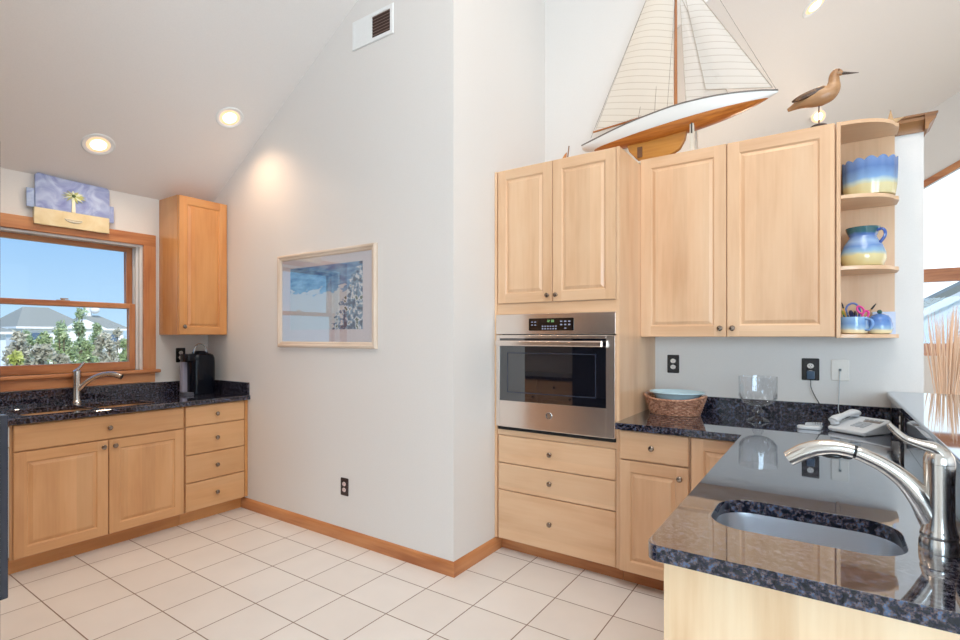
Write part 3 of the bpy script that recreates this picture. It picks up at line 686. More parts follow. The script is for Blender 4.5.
# ------------------------------------------------------------------ return-air vent
t = thing('wall_vent', (-2.425, YP, 3.255), 'white metal air vent high on the wall near the sloped ceiling', 'vent')
vx0, vx1, vz0, vz1 = -2.61, -2.24, 3.255, 3.445
m = MB(); W_ = [(0, 0.001), (0, 0.004), (0.004, 0.008), (0.026, 0.008), (0.028, 0.002)]
rr_ = [[(vx0+i, YP-d, vz0+i), (vx1-i, YP-d, vz0+i), (vx1-i, YP-d, vz1-i), (vx0+i, YP-d, vz1-i)] for i, d in W_]
m.rings(rr_, cap=False); m.build('frame', WHITE, t, sharp=0.3)
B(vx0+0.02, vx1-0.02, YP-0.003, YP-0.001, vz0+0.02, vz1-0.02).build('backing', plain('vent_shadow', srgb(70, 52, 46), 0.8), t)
B(vx0+0.026, -2.425, YP-0.0075, YP-0.003, vz0+0.026, vz1-0.026).build('blank_plate', WHITE, t, bevel=0.001)
for k in range(7):
    z = vz0+0.036+k*0.0195
    m = MB(); m.prism([(YP-0.0075, z), (YP-0.003, z+0.007), (YP-0.003, z+0.0085), (YP-0.0075, z+0.0015)], lambda p, q, a: (a, p, q), -2.425, vx1-0.027); m.build('louver', plain('vent_brown', srgb(120, 92, 80), 0.5), t)

# ------------------------------------------------------------------ recessed lights
def downlight(x, y, zf, slope, label, power, col, em):
    z = zf(x); n = Vector((slope, 0, -1)).normalized(); c = Vector((x, y, z))
    u = Vector((1, 0, slope)).normalized(); v = Vector((0, 1, 0))
    ring = lambda r, d: [tuple(c+n*d+(u*math.cos(2*PI*k/32)+v*math.sin(2*PI*k/32))*r) for k in range(32)]
    t = thing('recessed_light', c, label, 'ceiling light')
    m = MB(); m.rings([ring(0.095, 0.0), ring(0.096, 0.004), ring(0.09, 0.008), ring(0.075, 0.007), ring(0.066, 0.001)], cap=False); m.build('trim_ring', WHITE, t)
    m = MB(); m.rings([ring(0.072, 0.0012), ring(0.066, 0.003), ring(0.045, 0.004)], cap=True); m.build('baffle_glow_ring', glow('lens_glow_%d' % int(em*10), (1.0, 0.70, 0.42, 1), 0.6 if em > 3 else 0.5), t)  # emissive ring: the lamp's warm bounce on the baffle is put into the material
    m = MB(); m.rings([ring(0.046, 0.0042), ring(0.036, 0.012), ring(0.018, 0.016)], cap=True); m.build('lamp_face', glow('lamp_glow_%d' % int(em*10), (1.0, 0.86, 0.66, 1), em), t)
    L = lamp('recessed_lamp', 'SPOT', c+n*0.03, power, col, spot_size=R(140), spot_blend=1.0, shadow_soft_size=0.07)
    L.parent = t; L.location = n*0.03
    L.rotation_euler = Vector((0.0, 0, -1)).to_track_quat('-Z', 'Y').to_euler()
WARM = (1.0, 0.72, 0.48)
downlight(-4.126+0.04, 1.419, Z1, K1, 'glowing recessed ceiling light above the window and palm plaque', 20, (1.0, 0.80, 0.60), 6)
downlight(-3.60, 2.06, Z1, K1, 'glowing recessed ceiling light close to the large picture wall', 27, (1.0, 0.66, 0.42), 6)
downlight(-2.9, 0.55, Z1, K1, 'added out of view recessed ceiling light above the refrigerator side of the kitchen', 40, WARM, 6)  # unseen fixture added to brighten the cabinets that the oven reflects
downlight(-0.45, 1.9, Z1, K1, 'added out of view recessed ceiling light high above the wall oven', 60, WARM, 6)  # unseen fixture added to warm the boat, its wall and the cabinet doors
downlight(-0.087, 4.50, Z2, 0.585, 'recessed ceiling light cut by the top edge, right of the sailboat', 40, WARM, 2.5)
def eyeball(x, y, label, power):
    c = Vector((x, y, Z2(x))); t = thing('eyeball_light', c, label, 'ceiling light')
    n = Vector((0.10, -0.85, -0.45)).normalized(); q = n.to_track_quat('Z', 'Y').to_matrix()
    u, v = q @ Vector((1, 0, 0)), q @ Vector((0, 1, 0))
    c2 = c+Vector((0, 0, -0.03))
    ring = lambda r, d: [tuple(c2+n*d+(u*math.cos(2*PI*k/32)+v*math.sin(2*PI*k/32))*r) for k in range(32)]
    K = 0.66
    m = MB(); m.rings([ring(K*r_, K*d) for r_, d in ((0.085, -0.07), (0.11, -0.03), (0.115, 0.02), (0.105, 0.05), (0.085, 0.055))], cap=True); m.build('housing', WHITE, t)
    m = MB(); m.rings([ring(K*r_, K*d) for r_, d in ((0.100, 0.0535), (0.090, 0.058), (0.060, 0.059))], cap=True); m.build('baffle_glow_ring', glow('lens_glow_eye', (1.0, 0.66, 0.40, 1), 0.55), t)  # glow of the lit inner rim given as emission, as on the downlights
    m = MB(); m.rings([ring(K*r_, K*d) for r_, d in ((0.061, 0.0592), (0.045, 0.068), (0.02, 0.071))], cap=True); m.build('lamp_face', glow('lamp_glow_eye', (1.0, 0.86, 0.66, 1), 4), t)
    L = lamp('eyeball_lamp', 'SPOT', c, power, WARM, spot_size=R(80), spot_blend=1.0, shadow_soft_size=0.05); L.parent = t; L.location = Vector((0, 0, -0.03))+n*0.10
    L.rotation_euler = n.to_track_quat('-Z', 'Y').to_euler()
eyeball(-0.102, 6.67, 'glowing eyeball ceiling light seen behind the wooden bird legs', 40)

# ================================================================== TALL OVEN CABINET (faces -y)
YD = 2.77; CX0, CX1 = -1.774, -0.957
t = thing('tall_oven_cabinet', (-1.365, 3.1, 0), 'tall maple cabinet housing the wall oven, two doors above and three drawers below', 'cabinet')
m = MB()
m.box(CX1-0.018, CX1, YD+0.004, YB-0.002, 0.087, 2.42); m.box(CX0, CX0+0.018, YD+0.004, YB-0.002, 0.087, 2.42); m.box(CX1-0.018, CX1, 2.856, YB-0.002, 0, 0.087); m.box(CX0, CX0+0.018, 2.856, YB-0.002, 0, 0.087)
m.build('side_panel', maple('z'), t, bevel=0.001)
B(CX0+0.018, CX1-0.018, YD+0.021, YB-0.01, 1.575, 2.42).build('upper_carcass', maple('z'), t)
B(CX0+0.018, CX1-0.018, YD+0.021, YB-0.01, 0.085, 0.745).build('lower_carcass', maple('z'), t)
m = MB(); m.box(CX0+0.018, CX1-0.018, YD+0.012, YD+0.03, 1.508, 1.574); m.build('upper_rail', maple('x'), t, bevel=0.001)
m = MB(); m.box(CX0+0.018, CX1-0.018, YD+0.012, YD+0.03, 0.746, 0.782); m.build('lower_rail', maple('x'), t, bevel=0.001)
B(CX0, CX1, 2.84, 2.855, 0, 0.086).build('toe_kick', oak('x'), t)
d = raised_door(-1.748, -1.367, 1.577, 2.418, YD, 'S', maple, t); knob(-1.392, 1.615, YD, 'S', d, 0.014)
d = raised_door(-1.363, -0.978, 1.577, 2.418, YD, 'S', maple, t); knob(-1.336, 1.615, YD, 'S', d, 0.014)
for z0, z1 in ((0.571, 0.742), (0.400, 0.567), (0.088, 0.396)):
    d = slab(-1.745, -0.978, z0, z1, YD, 'S', maple, t); knob(-1.376, (z0+z1)/2+0.008, YD, 'S', d)
# ------------------------------------------------------------------ wall oven
t = thing('wall_oven', (-1.37, 2.9, 0.79), 'stainless built in wall oven with dark glass door and black control display', 'oven')
ox0, ox1 = -1.753, -0.974; YO = 2.757
B(ox0+0.03, ox1-0.03, YO+0.03, YB-0.1, 0.80, 1.50).build('oven_body', plain('oven_case', srgb(60, 60, 62), 0.5, 0.5), t)
cp = B(ox0, ox1, YO, YO+0.03, 1.383, 1.506).build('control_panel', STEEL, t, bevel=0.003)
m = MB(); m.rings([[FR('S', YO)(p, q, d) for p, q in rrect(-1.515, -1.221, 1.404, 1.478, 0.006, 3)] for d in (0, 0.0015)]); disp = m.build('display', plain('black_glass', srgb(8, 9, 14), 0.08, coat=0.5), t)
m = MB(); FS = FR('S', YO-0.0016)
def pad(u, v, w_, h_, mi=0): m.prism([(u-w_/2, v-h_/2), (u+w_/2, v-h_/2), (u+w_/2, v+h_/2), (u-w_/2, v+h_/2)], FS, 0, 0.0006, mi)
BG = plain('button_grey', srgb(168, 172, 196), 0.4)
def button(*a_):
    global m
    m = MB(); pad(*a_); m.build('button', BG, disp)
for r_ in range(2):
    for k in range(2): button(-1.492+k*0.021, 1.456-r_*0.018, 0.011, 0.005)
    for k in range(6): button(-1.421+k*0.0175, 1.430-r_*0.015, 0.009, 0.007)
    for k in range(3): button(-1.299+k*0.0255, 1.458-r_*0.019, 0.013, 0.007)
button(-1.273, 1.418, 0.012, 0.006)
m = MB()
def seg7(u, v, s, on):
    P = {'a': (0, 2, 1, 0.12), 'g': (0, 1, 1, 0.12), 'd': (0, 0, 1, 0.12), 'f': (-.5, 1.5, .12, 1), 'b': (.5, 1.5, .12, 1), 'e': (-.5, .5, .12, 1), 'c': (.5, .5, .12, 1)}
    for q in on:
        a_, b2, w_, h_ = P[q]; pad(u+a_*s, v+b2*s, w_*s+0.0006, h_*s*0.9+0.0004)
for k, on in enumerate(('bc', 'abged', 'abgcd', 'abcdef')): seg7(-1.390+k*0.011+(0.006 if k > 1 else 0), 1.455, 0.006, on)
m.build('clock_digits', glow('green_digits', (0.45, 0.9, 0.35, 1), 0.25), disp)
m = MB()                                                    # door frame round the glass
gx0, gx1, gz0, gz1 = -1.723, -1.026, 0.968, 1.357
m.box(ox0+0.004, gx0, YO-0.004, YO+0.025, 0.805, 1.376); m.box(gx1, ox1-0.002, YO-0.004, YO+0.025, 0.805, 1.376)
m.box(gx0, gx1, YO-0.004, YO+0.025, 0.805, gz0); m.box(gx0, gx1, YO-0.004, YO+0.025, gz1, 1.376)
dr = m.build('door', STEEL, t, bevel=0.002)
m = MB(); m.box(gx0, gx1, YO-0.002, YO+0.02, gz0, gz1); gw = m.build('door_glass', plain('oven_glass', srgb(10, 11, 20), 0.03, ior=1.9, coat=1.0), dr)
m = MB(); FS2 = FR('S', YO-0.002)
fr = [(-1.668, 1.02), (-1.085, 1.02), (-1.085, 1.27), (-1.668, 1.27)]; fi = [(-1.662, 1.026), (-1.091, 1.026), (-1.091, 1.264), (-1.662, 1.264)]
for q in range(4): m.face([FS2(*fr[q], 0.0005), FS2(*fr[(q+1) % 4], 0.0005), FS2(*fi[(q+1) % 4], 0.0005), FS2(*fi[q], 0.0005)])
m.build('window_outline', plain('grey_outline', srgb(52, 56, 70), 0.2), dr)
m = MB(); m.rings([[(x, YO-0.045+p, 1.327+q) for p, q in rrect(-0.012, 0.012, -0.017, 0.017, 0.008, 4)] for x in (-1.722, -1.715, -1.045, -1.036)])
for x in (-1.69, -1.07): m.box(x-0.012, x+0.012, YO-0.036, YO-0.001, 1.317, 1.337)
m.build('handle', STEEL, dr, bevel=0.001)
m = MB(); FB = FR('S', YO-0.004)
m.rings([[FB(-1.378+r_*math.cos(a), 0.897+r_*math.sin(a), d) for a in [2*PI*k/28 for k in range(28)]] for r_, d in ((0.021, 0), (0.021, 0.002), (0.020, 0.003))])
bd = m.build('badge', plain('badge_silver', (0.75, 0.75, 0.76, 1), 0.2, 1.0), t)
m = MB()
FB2 = FR('S', YO-0.0072)
m.tube([FB2(-1.378+0.0165*math.cos(a), 0.897+0.0165*math.sin(a), 0) for a in [2*PI*k/28 for k in range(28)]], 0.0028, 6, closed=True)
m.tube([FB2(-1.3825+0.0055*math.cos(a), 0.898+0.0065*math.sin(a), 0) for a in [R(60+k*24) for k in range(13)]]+[FB2(-1.3785, 0.8965, 0), FB2(-1.3815, 0.8965, 0)], 0.001, 6)
m.tube([FB2(-1.369, 0.903, 0), FB2(-1.372, 0.9045, 0), FB2(-1.375, 0.902, 0), FB2(-1.3725, 0.898, 0), FB2(-1.3755, 0.894, 0), FB2(-1.373, 0.890, 0), FB2(-1.3685, 0.892, 0)], 0.001, 6)
m.build('monogram', plain('monogram_dark', srgb(40, 40, 46), 0.3), bd)
B(ox0+0.012, ox1-0.004, YO+0.006, YO+0.025, 0.783, 0.804).build('bottom_vent', DARK, t)

# ================================================================== RIGHT BASE CABINETS
YBF = 2.735
t = thing('base_cabinet', (-0.77, 3.1, 0), 'maple base cabinet with one drawer and one door, right of the oven cabinet', 'cabinet')
B(-0.955, -0.582, YBF+0.021, YB-0.002, 0.095, 0.867).build('carcass', maple('z'), t)
B(-0.955, -0.582, 2.84, 2.855, 0, 0.095).build('toe_kick', oak('x'), t)
d = slab(-0.944, -0.588, 0.706, 0.860, YBF, 'S', maple, t); knob(-0.769, 0.783, YBF, 'S', d)
d = raised_door(-0.944, -0.588, 0.10, 0.700, YBF, 'S', maple, t); knob(-0.628, 0.645, YBF, 'S', d)
t = thing('corner_base_cabinet', (-0.40, 3.1, 0), 'maple corner base cabinet whose door is half hidden by the peninsula', 'cabinet')
B(-0.580, -0.31, YBF+0.021, YB-0.002, 0.095, 0.867).build('carcass', maple('z'), t)
B(-0.580, -0.31, 2.84, 2.855, 0, 0.095).build('toe_kick', oak('x'), t)
raised_door(-0.576, -0.316, 0.10, 0.860, YBF, 'S', maple, t)
# peninsula body, its pale end panel facing the viewer
t = thing('peninsula_cabinet', (0, 1.95, 0), 'pale maple peninsula cabinet end panel under the granite corner', 'cabinet')
m = MB(); m.box(-0.295, -0.277, 1.215, 2.75, 0.095, 0.867); m.box(0.27, 0.288, 1.215, 3.45, 0.095, 0.867); m.box(-0.277, 0.27, 1.215, 3.45, 0.095, 0.115)
m.box(-0.277, 0.27, 2.3, 2.318, 0.115, 0.867)
m.build('carcass', maple('z'), t)
B(-0.31, 0.288, 1.195, 1.214, 0.0, 0.867).build('end_panel', pale('z'), t, bevel=0.001)
B(-0.245, -0.23, 1.215, 2.75, 0, 0.095).build('toe_kick', oak('y'), t)
for y0, y1 in ((1.225, 1.735), (1.74, 2.25), (2.255, 2.72)):
    d = raised_door(y0, y1, 0.10, 0.86, -0.317, 'W', maple, t); knob(y1-0.03, 0.80, -0.317, 'W', d)
# ------------------------------------------------------------------ granite L
t = thing('granite_peninsula_top', (0, 2.2, CT0), 'glossy dark granite L shaped worktop with a cutout for the prep sink', 'countertop')
SX0, SX1, SY0, SY1 = -0.255, 0.142, 1.372, 1.632
hole = rrect(SX0, SX1, SY0, SY1, 0.085, 8)
cr = 0.028; ox_, oy_ = -0.343, 1.165
corner = [(ox_+cr-cr*math.sin(R(a)), oy_+cr-cr*math.cos(R(a))) for a in (0, 18, 36, 54, 72, 90)]
outer = [(CX1+0.001, YB-0.001), (CX1+0.001, 2.70), (-0.343, 2.70)]+corner[::-1]+[(0.289, 1.165), (0.289, YB-0.001)]
slab_with_holes(outer, [hole[::-1]], CT0, CT1, 'worktop', GRAN, t, bevel=0.013)
B(CX1+0.001, 0.268, YB-0.021, YB-0.001, CT1, 0.993).build('backsplash', GRAN, t, bevel=0.003)
B(0.27, 0.290, 1.20, YB-0.001, CT1, 1.043).build('bar_splash', GRAN, t, bevel=0.002)
m = MB(); sl = rrect(0.25, 0.74, 1.16, YB+0.0, 0.03)
m.rings([[(x, y, z) for x, y in sl] for z in (1.044, 1.078)])
tag(m.build('bar_ledge', GRAN, None, bevel=0.008, seg=3), 'raised polished granite bar ledge at the right edge, above the worktop', 'bar top')
t = thing('prep_sink', ((SX0+SX1)/2, (SY0+SY1)/2, 0.66), 'small single bowl steel prep sink in the peninsula granite', 'sink')
o_ = rrect(SX0-0.006, SX1+0.006, SY0-0.006, SY1+0.006, 0.088, 8)
basin(o_, 0.19, 'bowl', steel('satin_basin', (0.80, 0.83, 0.88, 1), 0.30, 'z'), t, CT0-0.002)
# ------------------------------------------------------------------ prep faucet
t = thing('prep_faucet', (0.196, 1.475, CT1), 'large brushed nickel pull out faucet beside the peninsula prep sink', 'faucet')
fc = (0.196, 1.475, CT1)
MB().lathe([(0.0345, 0), (0.035, 0.004), (0.034, 0.022), (0.032, 0.028), (0.0315, 0.031), (0.033, 0.034), (0.032, 0.042), (0.0285, 0.05)], fc, 36).build('base_ring', NICKEL, t)
MB().lathe([(0.030, 0.048), (0.0272, 0.062), (0.0262, 0.09), (0.0262, 0.15), (0.0272, 0.183), (0.0275, 0.19)], fc, 36).build('body', NICKEL, t)
MB().lathe([(0.0272, 0.1905), (0.0275, 0.194), (0.0255, 0.207), (0.019, 0.219), (0.009, 0.226), (0.001, 0.2275)], fc, 36).build('cap', NICKEL, t)
p = spline([(0.192, 1.475, 0.955), (0.180, 1.475, 0.985), (0.162, 1.474, 1.020), (0.136, 1.473, 1.053), (0.100, 1.472, 1.080), (0.062, 1.471, 1.098), (0.052, 1.471, 1.101)], 6)
MB().tube(p, lerp_list([0.020, 0.0225, 0.0225, 0.0195, 0.0170, 0.0160, 0.016], len(p)), 20).build('spout', NICKEL, t)
p = spline([(0.052, 1.471, 1.102), (0.046, 1.471, 1.1035)], 3)
MB().tube(p, 0.0150, 20).build('seam_ring', BLACK, t)
p = spline([(0.046, 1.471, 1.1035), (0.015, 1.47, 1.108), (-0.020, 1.469, 1.104), (-0.05, 1.468, 1.092), (-0.083, 1.467, 1.070)], 6)
sh = MB().tube(p, lerp_list([0.0162, 0.0172, 0.0185, 0.0195, 0.018], len(p)), 20).build('spray_head', NICKEL, t)
m = MB(); m.ball((0.004, 1.468, 1.0885), 0.011, sc=(2.0, 0.8, 0.55)); m.ball((0.034, 1.469, 1.0885), 0.007, sc=(1.6, 0.9, 0.7)); m.build('spray_button', BLACK, sh)
p = spline([(0.200, 1.476, 1.115), (0.188, 1.476, 1.127), (0.165, 1.477, 1.133), (0.140, 1.478, 1.142), (0.122, 1.479, 1.158), (0.110, 1.480, 1.172)], 6)
MB().tube(p, lerp_list([0.019, 0.0185, 0.0135, 0.0105, 0.0098, 0.007], len(p)), 16, sq=[(1.25, 0.75)]*len(p)).build('lever', NICKEL, t)

# ================================================================== RIGHT UPPER CABINETS
YU = 3.154
t = thing('wall_cabinet', (-0.47, 3.3, 1.367), 'wide two door maple wall cabinet below the model sailboat', 'cabinet')
B(CX1+0.002, 0.027, YU+0.021, YB-0.002, 1.368, 2.448).build('carcass', maple('z'), t)
B(CX1+0.002, -0.955, YU+0.006, YU+0.021, 1.368, 2.448).build('filler_stile', maple('z'), t)
d = raised_door(-0.957, -0.478, 1.367, 2.450, YU, 'S', maple, t, st=0.062); knob(-0.508, 1.415, YU, 'S', d)
d = raised_door(-0.474, 0.022, 1.367, 2.450, YU, 'S', maple, t, st=0.062); knob(-0.445, 1.415, YU, 'S', d)
t = thing('open_corner_shelf', (0.16, 3.32, 1.362), 'open maple end shelf with rounded boards holding blue pottery', 'shelf')
B(0.029, 0.047, YU, YB-0.002, 1.362, 2.450).build('side_panel', maple('z'), t, bevel=0.0015)
B(0.047, 0.285, YB-0.014, YB-0.002, 1.38, 2.43).build('back_panel', maple('z'), t)
sh_ = [(0.0475, YU+0.002)]+[(0.0475+0.2325*math.sin(R(a)), YU+0.002+0.20*(1-math.cos(R(a)))) for a in range(10, 81, 10)]+[(0.290, 3.335), (0.294, 3.37), (0.294, YB-0.0145), (0.0475, YB-0.0145)]
for z in (1.362, 1.704, 2.061, 2.43):
    m = MB(); m.prism(sh_, lambda p, q, a: (p, q, a), z, z+0.019); m.build('shelf_board', maple('x'), t, bevel=0.0015)

# ------------------------------------------------------------------ pottery
BL = [(0.0, srgb(214, 198, 146)), (0.28, srgb(220, 206, 156)), (0.37, srgb(190, 206, 200)), (0.47, srgb(128, 164, 206)), (0.75, srgb(92, 124, 178)), (1.0, srgb(112, 140, 188))]
pc = (0.170, 3.316, 2.081)
nlobe = 14
wob = lambda a, z, j: 1+0.028*abs(math.sin(a*nlobe/2))*(0.3+0.7*min(1, z/0.2))
m = MB(); zs_ = [(0.092, 0), (0.106, 0.004), (0.112, 0.05), (0.114, 0.10), (0.115, 0.15), (0.115, 0.172)]
prof = zs_+[(0.110, 0.172), (0.109, 0.15), (0.106, 0.08), (0.098, 0.012)]
n_ = 112; rs = []
for j, (r_, z) in enumerate(prof):
    rs.append([(pc[0]+r_*wob(a, z, j)*math.cos(a), pc[1]+r_*wob(a, z, j)*math.sin(a), pc[2]+z+(0.016*abs(math.sin(a*nlobe/2)) if z > 0.17 else 0)) for a in [2*PI*k/n_ for k in range(n_)]])
m.rings(rs, cap=True)
tag(m.build('scalloped_planter', banded('planter_glaze', BL, 0.0, 0.18)), 'large scalloped blue and yellow ceramic planter on the upper open shelf', 'planter')
t = thing('ceramic_pitcher', (0.143, 3.31, 1.724), 'round blue and yellow ceramic pitcher with a small handle on the middle shelf', 'pitcher')
pg = banded('pitcher_glaze', [(0, srgb(212, 194, 138)), (0.28, srgb(222, 206, 150)), (0.36, srgb(150, 184, 206)), (0.5, srgb(104, 140, 196)), (0.62, srgb(150, 178, 214)), (0.8, srgb(84, 118, 182)), (0.86, srgb(58, 104, 112)), (1, srgb(52, 96, 100))], 0, 0.21)
MB().lathe([(0.06, 0), (0.085, 0.006), (0.098, 0.04), (0.096, 0.075), (0.082, 0.115), (0.062, 0.148), (0.058, 0.16), (0.07, 0.19), (0.074, 0.205), (0.07, 0.206), (0.054, 0.165), (0.056, 0.14)], (0.143, 3.31, 1.724), 40).build('body', pg, t)
p = spline([(0.192, 3.285, 1.905), (0.222, 3.272, 1.912), (0.232, 3.268, 1.88), (0.212, 3.275, 1.845), (0.205, 3.279, 1.838)], 5)
MB().tube(p, 0.009, 10, sq=[(1.3, 0.8)]*len(p)).build('handle', plain('cobalt_glaze', srgb(58, 92, 168), 0.2, coat=0.5), t)
t = thing('blue_mug', (0.105, 3.275, 1.381), 'wide blue and cream mug holding pens on the bottom shelf', 'mug')
mg = banded('mug_glaze', [(0, srgb(236, 222, 180)), (0.22, srgb(240, 228, 190)), (0.34, srgb(160, 196, 220)), (0.6, srgb(116, 156, 206)), (1, srgb(140, 180, 220))], 0, 0.088)
mc = (0.105, 3.275, 1.381)
MB().lathe([(0.045, 0), (0.056, 0.006), (0.062, 0.03), (0.060, 0.088), (0.056, 0.088), (0.057, 0.03), (0.045, 0.01)], mc, 36).build('cup', mg, t)
p = spline([(mc[0]+0.047, mc[1]-0.036, mc[2]+0.075), (mc[0]+0.068, mc[1]-0.052, mc[2]+0.072), (mc[0]+0.074, mc[1]-0.056, mc[2]+0.045), (mc[0]+0.06, mc[1]-0.046, mc[2]+0.022), (mc[0]+0.047, mc[1]-0.036, mc[2]+0.022)], 5)
MB().tube(p, 0.007, 10, sq=[(1.2, 0.8)]*len(p)).build('handle', plain('mug_handle_glaze', srgb(120, 160, 214), 0.2), t)
t = thing('sugar_bowl', (0.218, 3.335, 1.381), 'lidded blue sugar bowl on the bottom shelf right of the mug', 'sugar bowl')
sc_ = (0.214, 3.345, 1.381)
sg = banded('sugar_glaze', [(0, srgb(236, 224, 180)), (0.22, srgb(238, 226, 184)), (0.34, srgb(150, 188, 216)), (0.55, srgb(104, 146, 204)), (1, srgb(88, 130, 196))], 0, 0.085)
MB().lathe([(0.036, 0), (0.048, 0.005), (0.056, 0.03), (0.054, 0.055), (0.048, 0.07), (0.044, 0.07), (0.048, 0.04), (0.036, 0.01)], sc_, 36).build('bowl', sg, t)
ld = MB().lathe([(0.049, 0.0705), (0.048, 0.078), (0.036, 0.096), (0.014, 0.106), (0.001, 0.107)], sc_, 36).build('lid', plain('blue_glaze', srgb(92, 136, 202), 0.2, coat=0.5), t)
MB().ball((sc_[0], sc_[1], sc_[2]+0.115), 0.011).build('lid_knob', plain('green_glaze', srgb(62, 96, 84), 0.2), ld)
m = MB(); m.prism([(0.19, 1.381), (0.287, 1.381), (0.287, 1.50), (0.19, 1.50)], lambda p, q, a: (p, a+(q-1.381)*0.10, q), 3.442, 3.448)
tag(m.build('pale_tile', plain('lavender_tile', srgb(205, 214, 236), 0.3)), 'pale lavender square tile leaning behind the sugar bowl', 'tile')
def stick(name, a, b, r, cols, label, cat, tip=None, flat=None):
    t = thing(name, a, label, cat)
    A, Bv = Vector(a), Vector(b)
    MB().tube([A, A.lerp(Bv, 0.8)], r, 10, sq=flat).build('barrel', plain(cols[0][0], cols[0][1], 0.35), t)
    MB().tube([A.lerp(Bv, 0.8), A.lerp(Bv, 0.9), Bv], [r*1.05, r*1.05, r*0.4], 10).build('tip', plain(cols[1][0], cols[1][1], 0.35), t)
zb = mc[2]+0.012
BK = ('black_ink', srgb(24, 24, 28))
stick('pen', (0.090, 3.262, zb), (0.053, 3.258, 1.545), 0.004, [('amber_barrel', srgb(214, 160, 60)), BK], 'amber pen with black tip at the far left of the mug', 'pen')
stick('marker', (0.092, 3.280, zb), (0.055, 3.285, 1.505), 0.006, [('teal_barrel', srgb(40, 130, 140)), ('lime_cap', srgb(170, 190, 70))], 'teal marker with lime cap leaning left in the mug', 'pen')
stick('pen', (0.105, 3.248, zb), (0.072, 3.246, 1.50), 0.004, [('black_barrel', srgb(30, 32, 36)), ('grey_tip', srgb(90, 100, 120))], 'thin black pen leaning left in the mug', 'pen')
stick('marker', (0.112, 3.285, zb), (0.090, 3.286, 1.505), 0.010, [('navy_barrel', srgb(30, 34, 92)), ('navy_cap', srgb(24, 26, 70))], 'fat navy marker upright in the middle of the mug', 'pen')
stick('marker', (0.122, 3.262, zb), (0.108, 3.260, 1.500), 0.007, [('indigo_barrel', srgb(44, 44, 110)), BK], 'indigo marker with black cap beside the pink scissors', 'pen')
stick('paint_brush', (0.100, 3.270, zb), (0.195, 3.276, 1.535), 0.0042, [('tan_handle', srgb(190, 140, 90)), BK], 'tan paint brush with dark bristles leaning right out of the mug', 'brush')
m = MB(); m.tube([(0.100+0.03*math.cos(a), 3.300, 1.50+0.042*math.sin(a)) for a in [R(-20+k*20) for k in range(11)]], 0.005, 8); m.tube([(0.1282, 3.30, 1.4856), (0.122, 3.298, 1.40)], 0.005, 8)
m.tube([(0.0718, 3.30, 1.5144), (0.085, 3.298, 1.40)], 0.004, 8)
tag(m.build('looped_strap', plain('blue_grey_strap', srgb(100, 120, 180), 0.4)), 'blue grey looped strap arching over the pens in the mug', 'strap')
t = thing('scissors', (0.135, 3.28, zb), 'pink handled scissors standing in the mug on the bottom shelf', 'scissors')
m = MB(); m.prism([(0.120, zb), (0.126, zb), (0.136, 1.46), (0.128, 1.46)], lambda p, q, a: (p, a, q), 3.270, 3.272); m.prism([(0.126, zb), (0.132, zb), (0.142, 1.46), (0.134, 1.46)], lambda p, q, a: (p, a, q), 3.2725, 3.2745); m.build('blades', CHROME, t)
PK = plain('pink_plastic', srgb(228, 70, 150), 0.35)
for cx_, cz_, rot in ((0.132, 1.505, 0.5), (0.152, 1.480, -0.3)):
    m = MB(); m.tube([(cx_+0.012*math.cos(a)*math.cos(rot)-0.021*math.sin(a)*math.sin(rot), 3.2715, cz_+0.012*math.cos(a)*math.sin(rot)+0.021*math.sin(a)*math.cos(rot)) for a in [2*PI*k/18 for k in range(18)]], 0.0052, 8, closed=True); m.build('finger_loop', PK, t)

# ------------------------------------------------------------------ outlets and cords on the right wall
outlet('S', YB, -0.842, 1.19, 'black outlet above the wicker basket on the pale wall', BLACK, SOCK)
outlet('S', YB, -0.089, 1.182, 'black outlet above the worktop with a charger plugged in', BLACK, SOCK, w=0.085, h=0.125)
t = outlet('S', YB, 0.049, 1.182, 'off white phone jack plate right of the charger outlet', plain('almond_plate', srgb(236, 229, 220), 0.4), SOCK, w=0.083, h=0.118, kind='jack', name='phone_jack')
B(0.043, 0.055, YB-0.010, YB-0.005, 1.176, 1.19).build('jack_socket', plain('jack_grey', srgb(110, 120, 120), 0.5), t)
t = thing('plug_charger', (-0.085, YB-0.03, 1.125), 'dark charger block plugged into the middle black outlet', 'charger')
B(-0.106, -0.068, YB-0.04, YB-0.009, 1.128, 1.174).build('block', plain('slate_plastic', srgb(50, 78, 104), 0.3), t, bevel=0.004)
p = spline([(-0.087, YB-0.03, 1.128), (-0.085, YB-0.035, 1.08), (-0.066, YB-0.03, 1.03), (-0.05, YB-0.027, 0.999), (-0.03, YB-0.04, 0.95), (-0.01, YB-0.07, CT1+0.004)], 6)
MB().tube(p, 0.0022, 8).build('cable', BLACK, t)
m = MB(); p = spline([(0.049, YB-0.011, 1.18), (0.047, YB-0.02, 1.12), (0.043, YB-0.03, 1.02), (0.045, YB-0.04, 0.95), (0.09, 3.34, CT1+0.006), (0.15, 3.22, CT1+0.005)], 6); m.tube(p, 0.0022, 8)
tag(m.build('phone_line', plain('pale_cord', srgb(200, 206, 210), 0.4)), 'thin pale phone cord hanging from the jack plate to the phone', 'cord')
def bar_outlet(y, label): return outlet('W', 0.27, y, 0.975, label, BLACK, SOCK, w=0.075, h=0.115)
bar_outlet(2.99, 'black outlet on the granite bar splash just right of the phone')
bar_outlet(2.15, 'black outlet on the granite bar splash behind the prep faucet lever')

